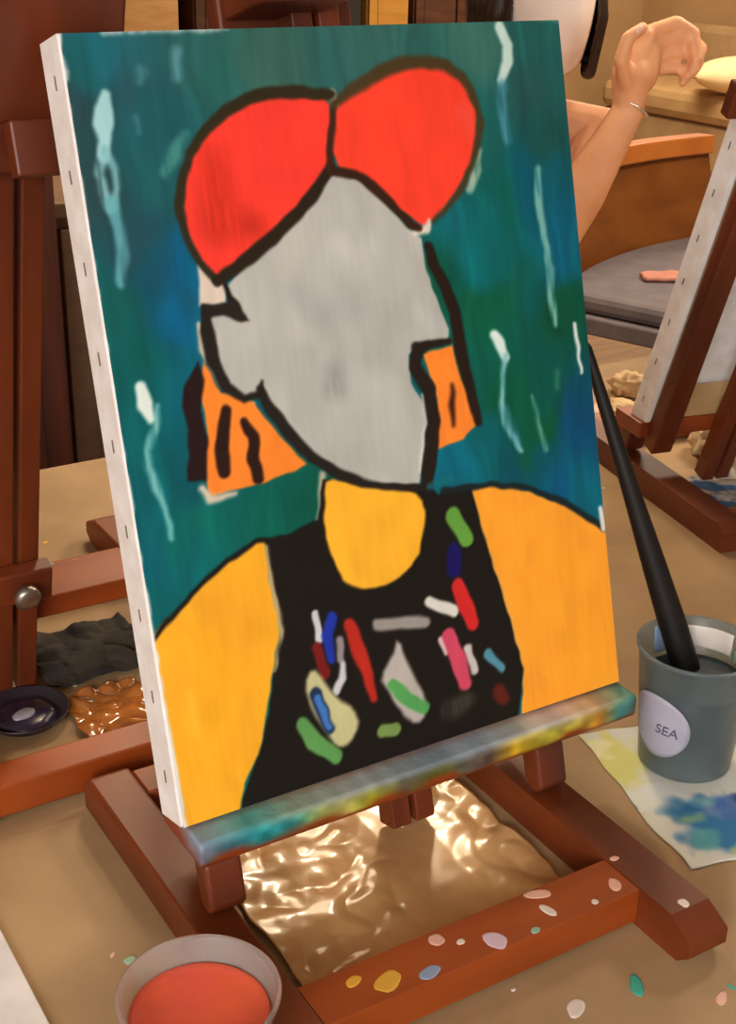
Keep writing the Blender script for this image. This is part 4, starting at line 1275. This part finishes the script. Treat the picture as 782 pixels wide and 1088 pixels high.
obj('seat_frame', bm, M_cush, ch, bevel=0.006)
bm = bmesh.new(); prism(bm, [(x * .96, arc(x) - 0.012) for x in xs] + [(W2 * .96, -0.375), (-W2 * .96, -0.375)], 'z', ZS + 0.001, ZS + 0.055)
obj('cushion', bm, M_cush, ch, bevel=0.018)
for x, y in ((-W2 + .05, -.33), (W2 - .05, -.33), (-W2 + .05, .15), (W2 - .05, .15)):
    bm = bmesh.new(); tube(bm, [(x, y, ZS - 0.05), (x, y + (.03 if y > 0 else -.01), 0)], [0.024, 0.017])
    obj('leg', bm, M_chairw, ch)
M_pinklight = mat('pink_highlight', (206, 146, 126), 0.85, (190, 128, 112), 14)  # pinkish highlight on the seat, put in as a coloured sheet
pc = sheet('pink_highlight_sheet', -0.09, 0.10, -0.035, 0.045, 30, 16, lambda x, y: 0.001 + 0.008 * abs(noise.noise((x * 16, y * 16, 1.5))), M_pinklight, thick=0.012,
           edge=lambda x, y: (x + 0.01 * noise.noise((y * 20, 0.7, 0)), y * (1 - 3 * abs(x)) ))
pc.location = (2.47, 2.08, FZ + ZS + 0.056); pc.rotation_euler = (0, 0, math.radians(-25))
tag(pc, 'small pink sheet put in as a highlight on the grey chair cushion', 'highlight')

# ------------------------------------------------------------------ furniture along the far side of the room
M_tan = mat('tan_cabinet_wood', (206, 160, 104), 0.5, (190, 144, 90), 5, stretch=(1, 1, 6))
M_ochre = mat('ochre_cabinet_wood', (176, 126, 50), 0.5, (160, 112, 42), 5, stretch=(1, 1, 6))
M_dark = mat('dark_cabinet_wood', (78, 44, 24), 0.5, (58, 30, 16), 5, stretch=(1, 1, 6))
M_salmon = mat('salmon_curtain', (214, 138, 96), 0.9, (202, 124, 84), 8)
def cabinet(name, x0, x1, y, h, mt, label, cat, doors=2, shelfgap=None):
    r = empty(name, ((x0 + x1) / 2, y, FZ))
    tag(r, label, cat)
    w = (x1 - x0) / 2
    bm = bmesh.new(); box(bm, -w, w, 0.02, 0.4, 0.06, h); box(bm, -w + .02, w - .02, 0.05, 0.38, 0, 0.06)
    obj('carcass', bm, mt, r, bevel=0.004)
    bm = bmesh.new(); box(bm, -w - .015, w + .015, -0.005, 0.41, h, h + 0.03)
    obj('top_board', bm, mt, r, bevel=0.004)
    for k in range(doors):
        a, b = -w + 2 * w * k / doors + .006, -w + 2 * w * (k + 1) / doors - .006
        bm = bmesh.new(); box(bm, a, b, 0.0, 0.019, 0.08, h - 0.02)
        box(bm, a + .05, b - .05, -0.004, 0.001, 0.16, h - 0.1)
        d = obj('door', bm, mt, r, bevel=0.004)
        bm = bmesh.new(); xk = b - .03 if k < doors / 2 else a + .03
        tube(bm, [(xk, -0.001, h * .5), (xk, -0.03, h * .5)], [.008, .013])
        obj('knob', bm, M_metal, d)
    return r
cabinet('tall_cabinet', 1.80, 2.52, 5.6, 2.3, M_tan, 'tall tan cabinet against the far wall, leftmost behind the portrait', 'cabinet')
cabinet('tall_cabinet', 2.60, 2.94, 5.6, 2.3, M_dark, 'narrow brown cabinet against the far wall beside the salmon curtain', 'cabinet', 1)
bm = bmesh.new()
pts = []
for i in range(41):
    x = -0.17 + 0.34 * i / 40
    pts.append((x, 0.025 * math.sin(i * 0.9)))
prism(bm, pts + [(x, y + 0.012) for x, y in pts[::-1]], 'z', 0.12, 2.35)
cr = obj('curtain', bm, M_salmon, smooth=True)
cr.location = (3.19, 5.9, FZ)
tag(cr, 'salmon curtain hanging at the far wall behind the top of the portrait', 'curtain')
cabinet('tall_cabinet', 3.405, 3.54, 5.6, 2.3, M_apron, 'black narrow locker against the far wall right of the curtain', 'cabinet', 1)
cabinet('tall_cabinet', 3.58, 3.83, 5.6, 2.3, M_ochre, 'ochre wooden cabinet against the far wall right of the black locker', 'cabinet', 1)
cabinet('tall_cabinet', 3.87, 4.40, 5.6, 2.3, M_dark, 'wide dark brown cabinet at the far wall behind the masked person', 'cabinet')
M_near = mat('dark_red_wood', (84, 34, 14), 0.45, (46, 16, 7), 4, stretch=(9, 1, 0.5))
cabinet('wardrobe', -0.62, 0.455, 1.5, 1.85, M_near, 'dark reddish wooden wardrobe at the left edge behind the empty easel', 'wardrobe')
# upholstered bench along the right wall
M_bench = mat('tan_upholstery', (184, 150, 102), 0.9, (172, 138, 92), 10)
M_pillow = mat('cream_pillow_cloth', (248, 220, 170), 0.9, (240, 208, 156), 10)
M_benchb = mat('taupe_upholstery', (172, 142, 102), 0.9, (160, 130, 92), 10)
bn = empty('upholstered_bench', (5.65, 4.95, FZ))
tag(bn, 'tan upholstered bench with a taupe back along the right wall', 'bench')
bm = bmesh.new(); box(bm, -0.35, 0.2, -0.75, 0.75, 0.14, 0.40)
obj('base', bm, M_benchb, bn, bevel=0.02)
bm = bmesh.new(); box(bm, -0.38, 0.2, -0.75, 0.75, 0.401, 0.56)
obj('cushion', bm, M_bench, bn, bevel=0.05)
bm = bmesh.new(); box(bm, 0.201, 0.33, -0.75, 0.75, 0.14, 0.86)
obj('backrest', bm, M_benchb, bn, bevel=0.04)
for x in (-0.3, 0.26):
    for y in (-0.7, 0.7):
        bm = bmesh.new(); tube(bm, [(x, y, 0.15), (x, y, 0)], [0.025, 0.018])
        obj('leg', bm, M_chairw, bn)

bm = bmesh.new()
n = 18
for s in (1, -1):
    g = [[bm.verts.new((-0.26 + 0.52 * i / n, -0.15 + 0.30 * j / n, s * 0.105 * (max(0.0, (1 - (2 * i / n - 1) ** 2) * (1 - (2 * j / n - 1) ** 2))) ** 0.45)) for i in range(n + 1)] for j in range(n + 1)]
    for j in range(n):
        for i in range(n):
            q = (g[j][i], g[j][i + 1], g[j + 1][i + 1], g[j + 1][i])
            bm.faces.new(q if s > 0 else q[::-1])
bmesh.ops.remove_doubles(bm, verts=bm.verts[:], dist=0.0005)
pl = obj('pillow', bm, M_pillow, smooth=True)
pl.location = (5.46, 4.66, FZ + 0.56 + 0.107)
pl.rotation_euler = (0, 0, math.radians(-50))
pl.scale = (1.25, 1.25, 1.0)
tag(pl, 'cream pillow on the tan bench behind the raised hand', 'pillow')

M_chest = mat('taupe_brown_wood', (112, 84, 62), 0.6, (96, 70, 50), 4, stretch=(1, 1, 6))  # wood of a chest added to darken the floor area beside the wardrobe
cabinet('added_chest', 0.49, 1.05, 1.62, 0.93, M_chest, 'low taupe brown chest added to darken the area right of the dark wardrobe', 'chest')
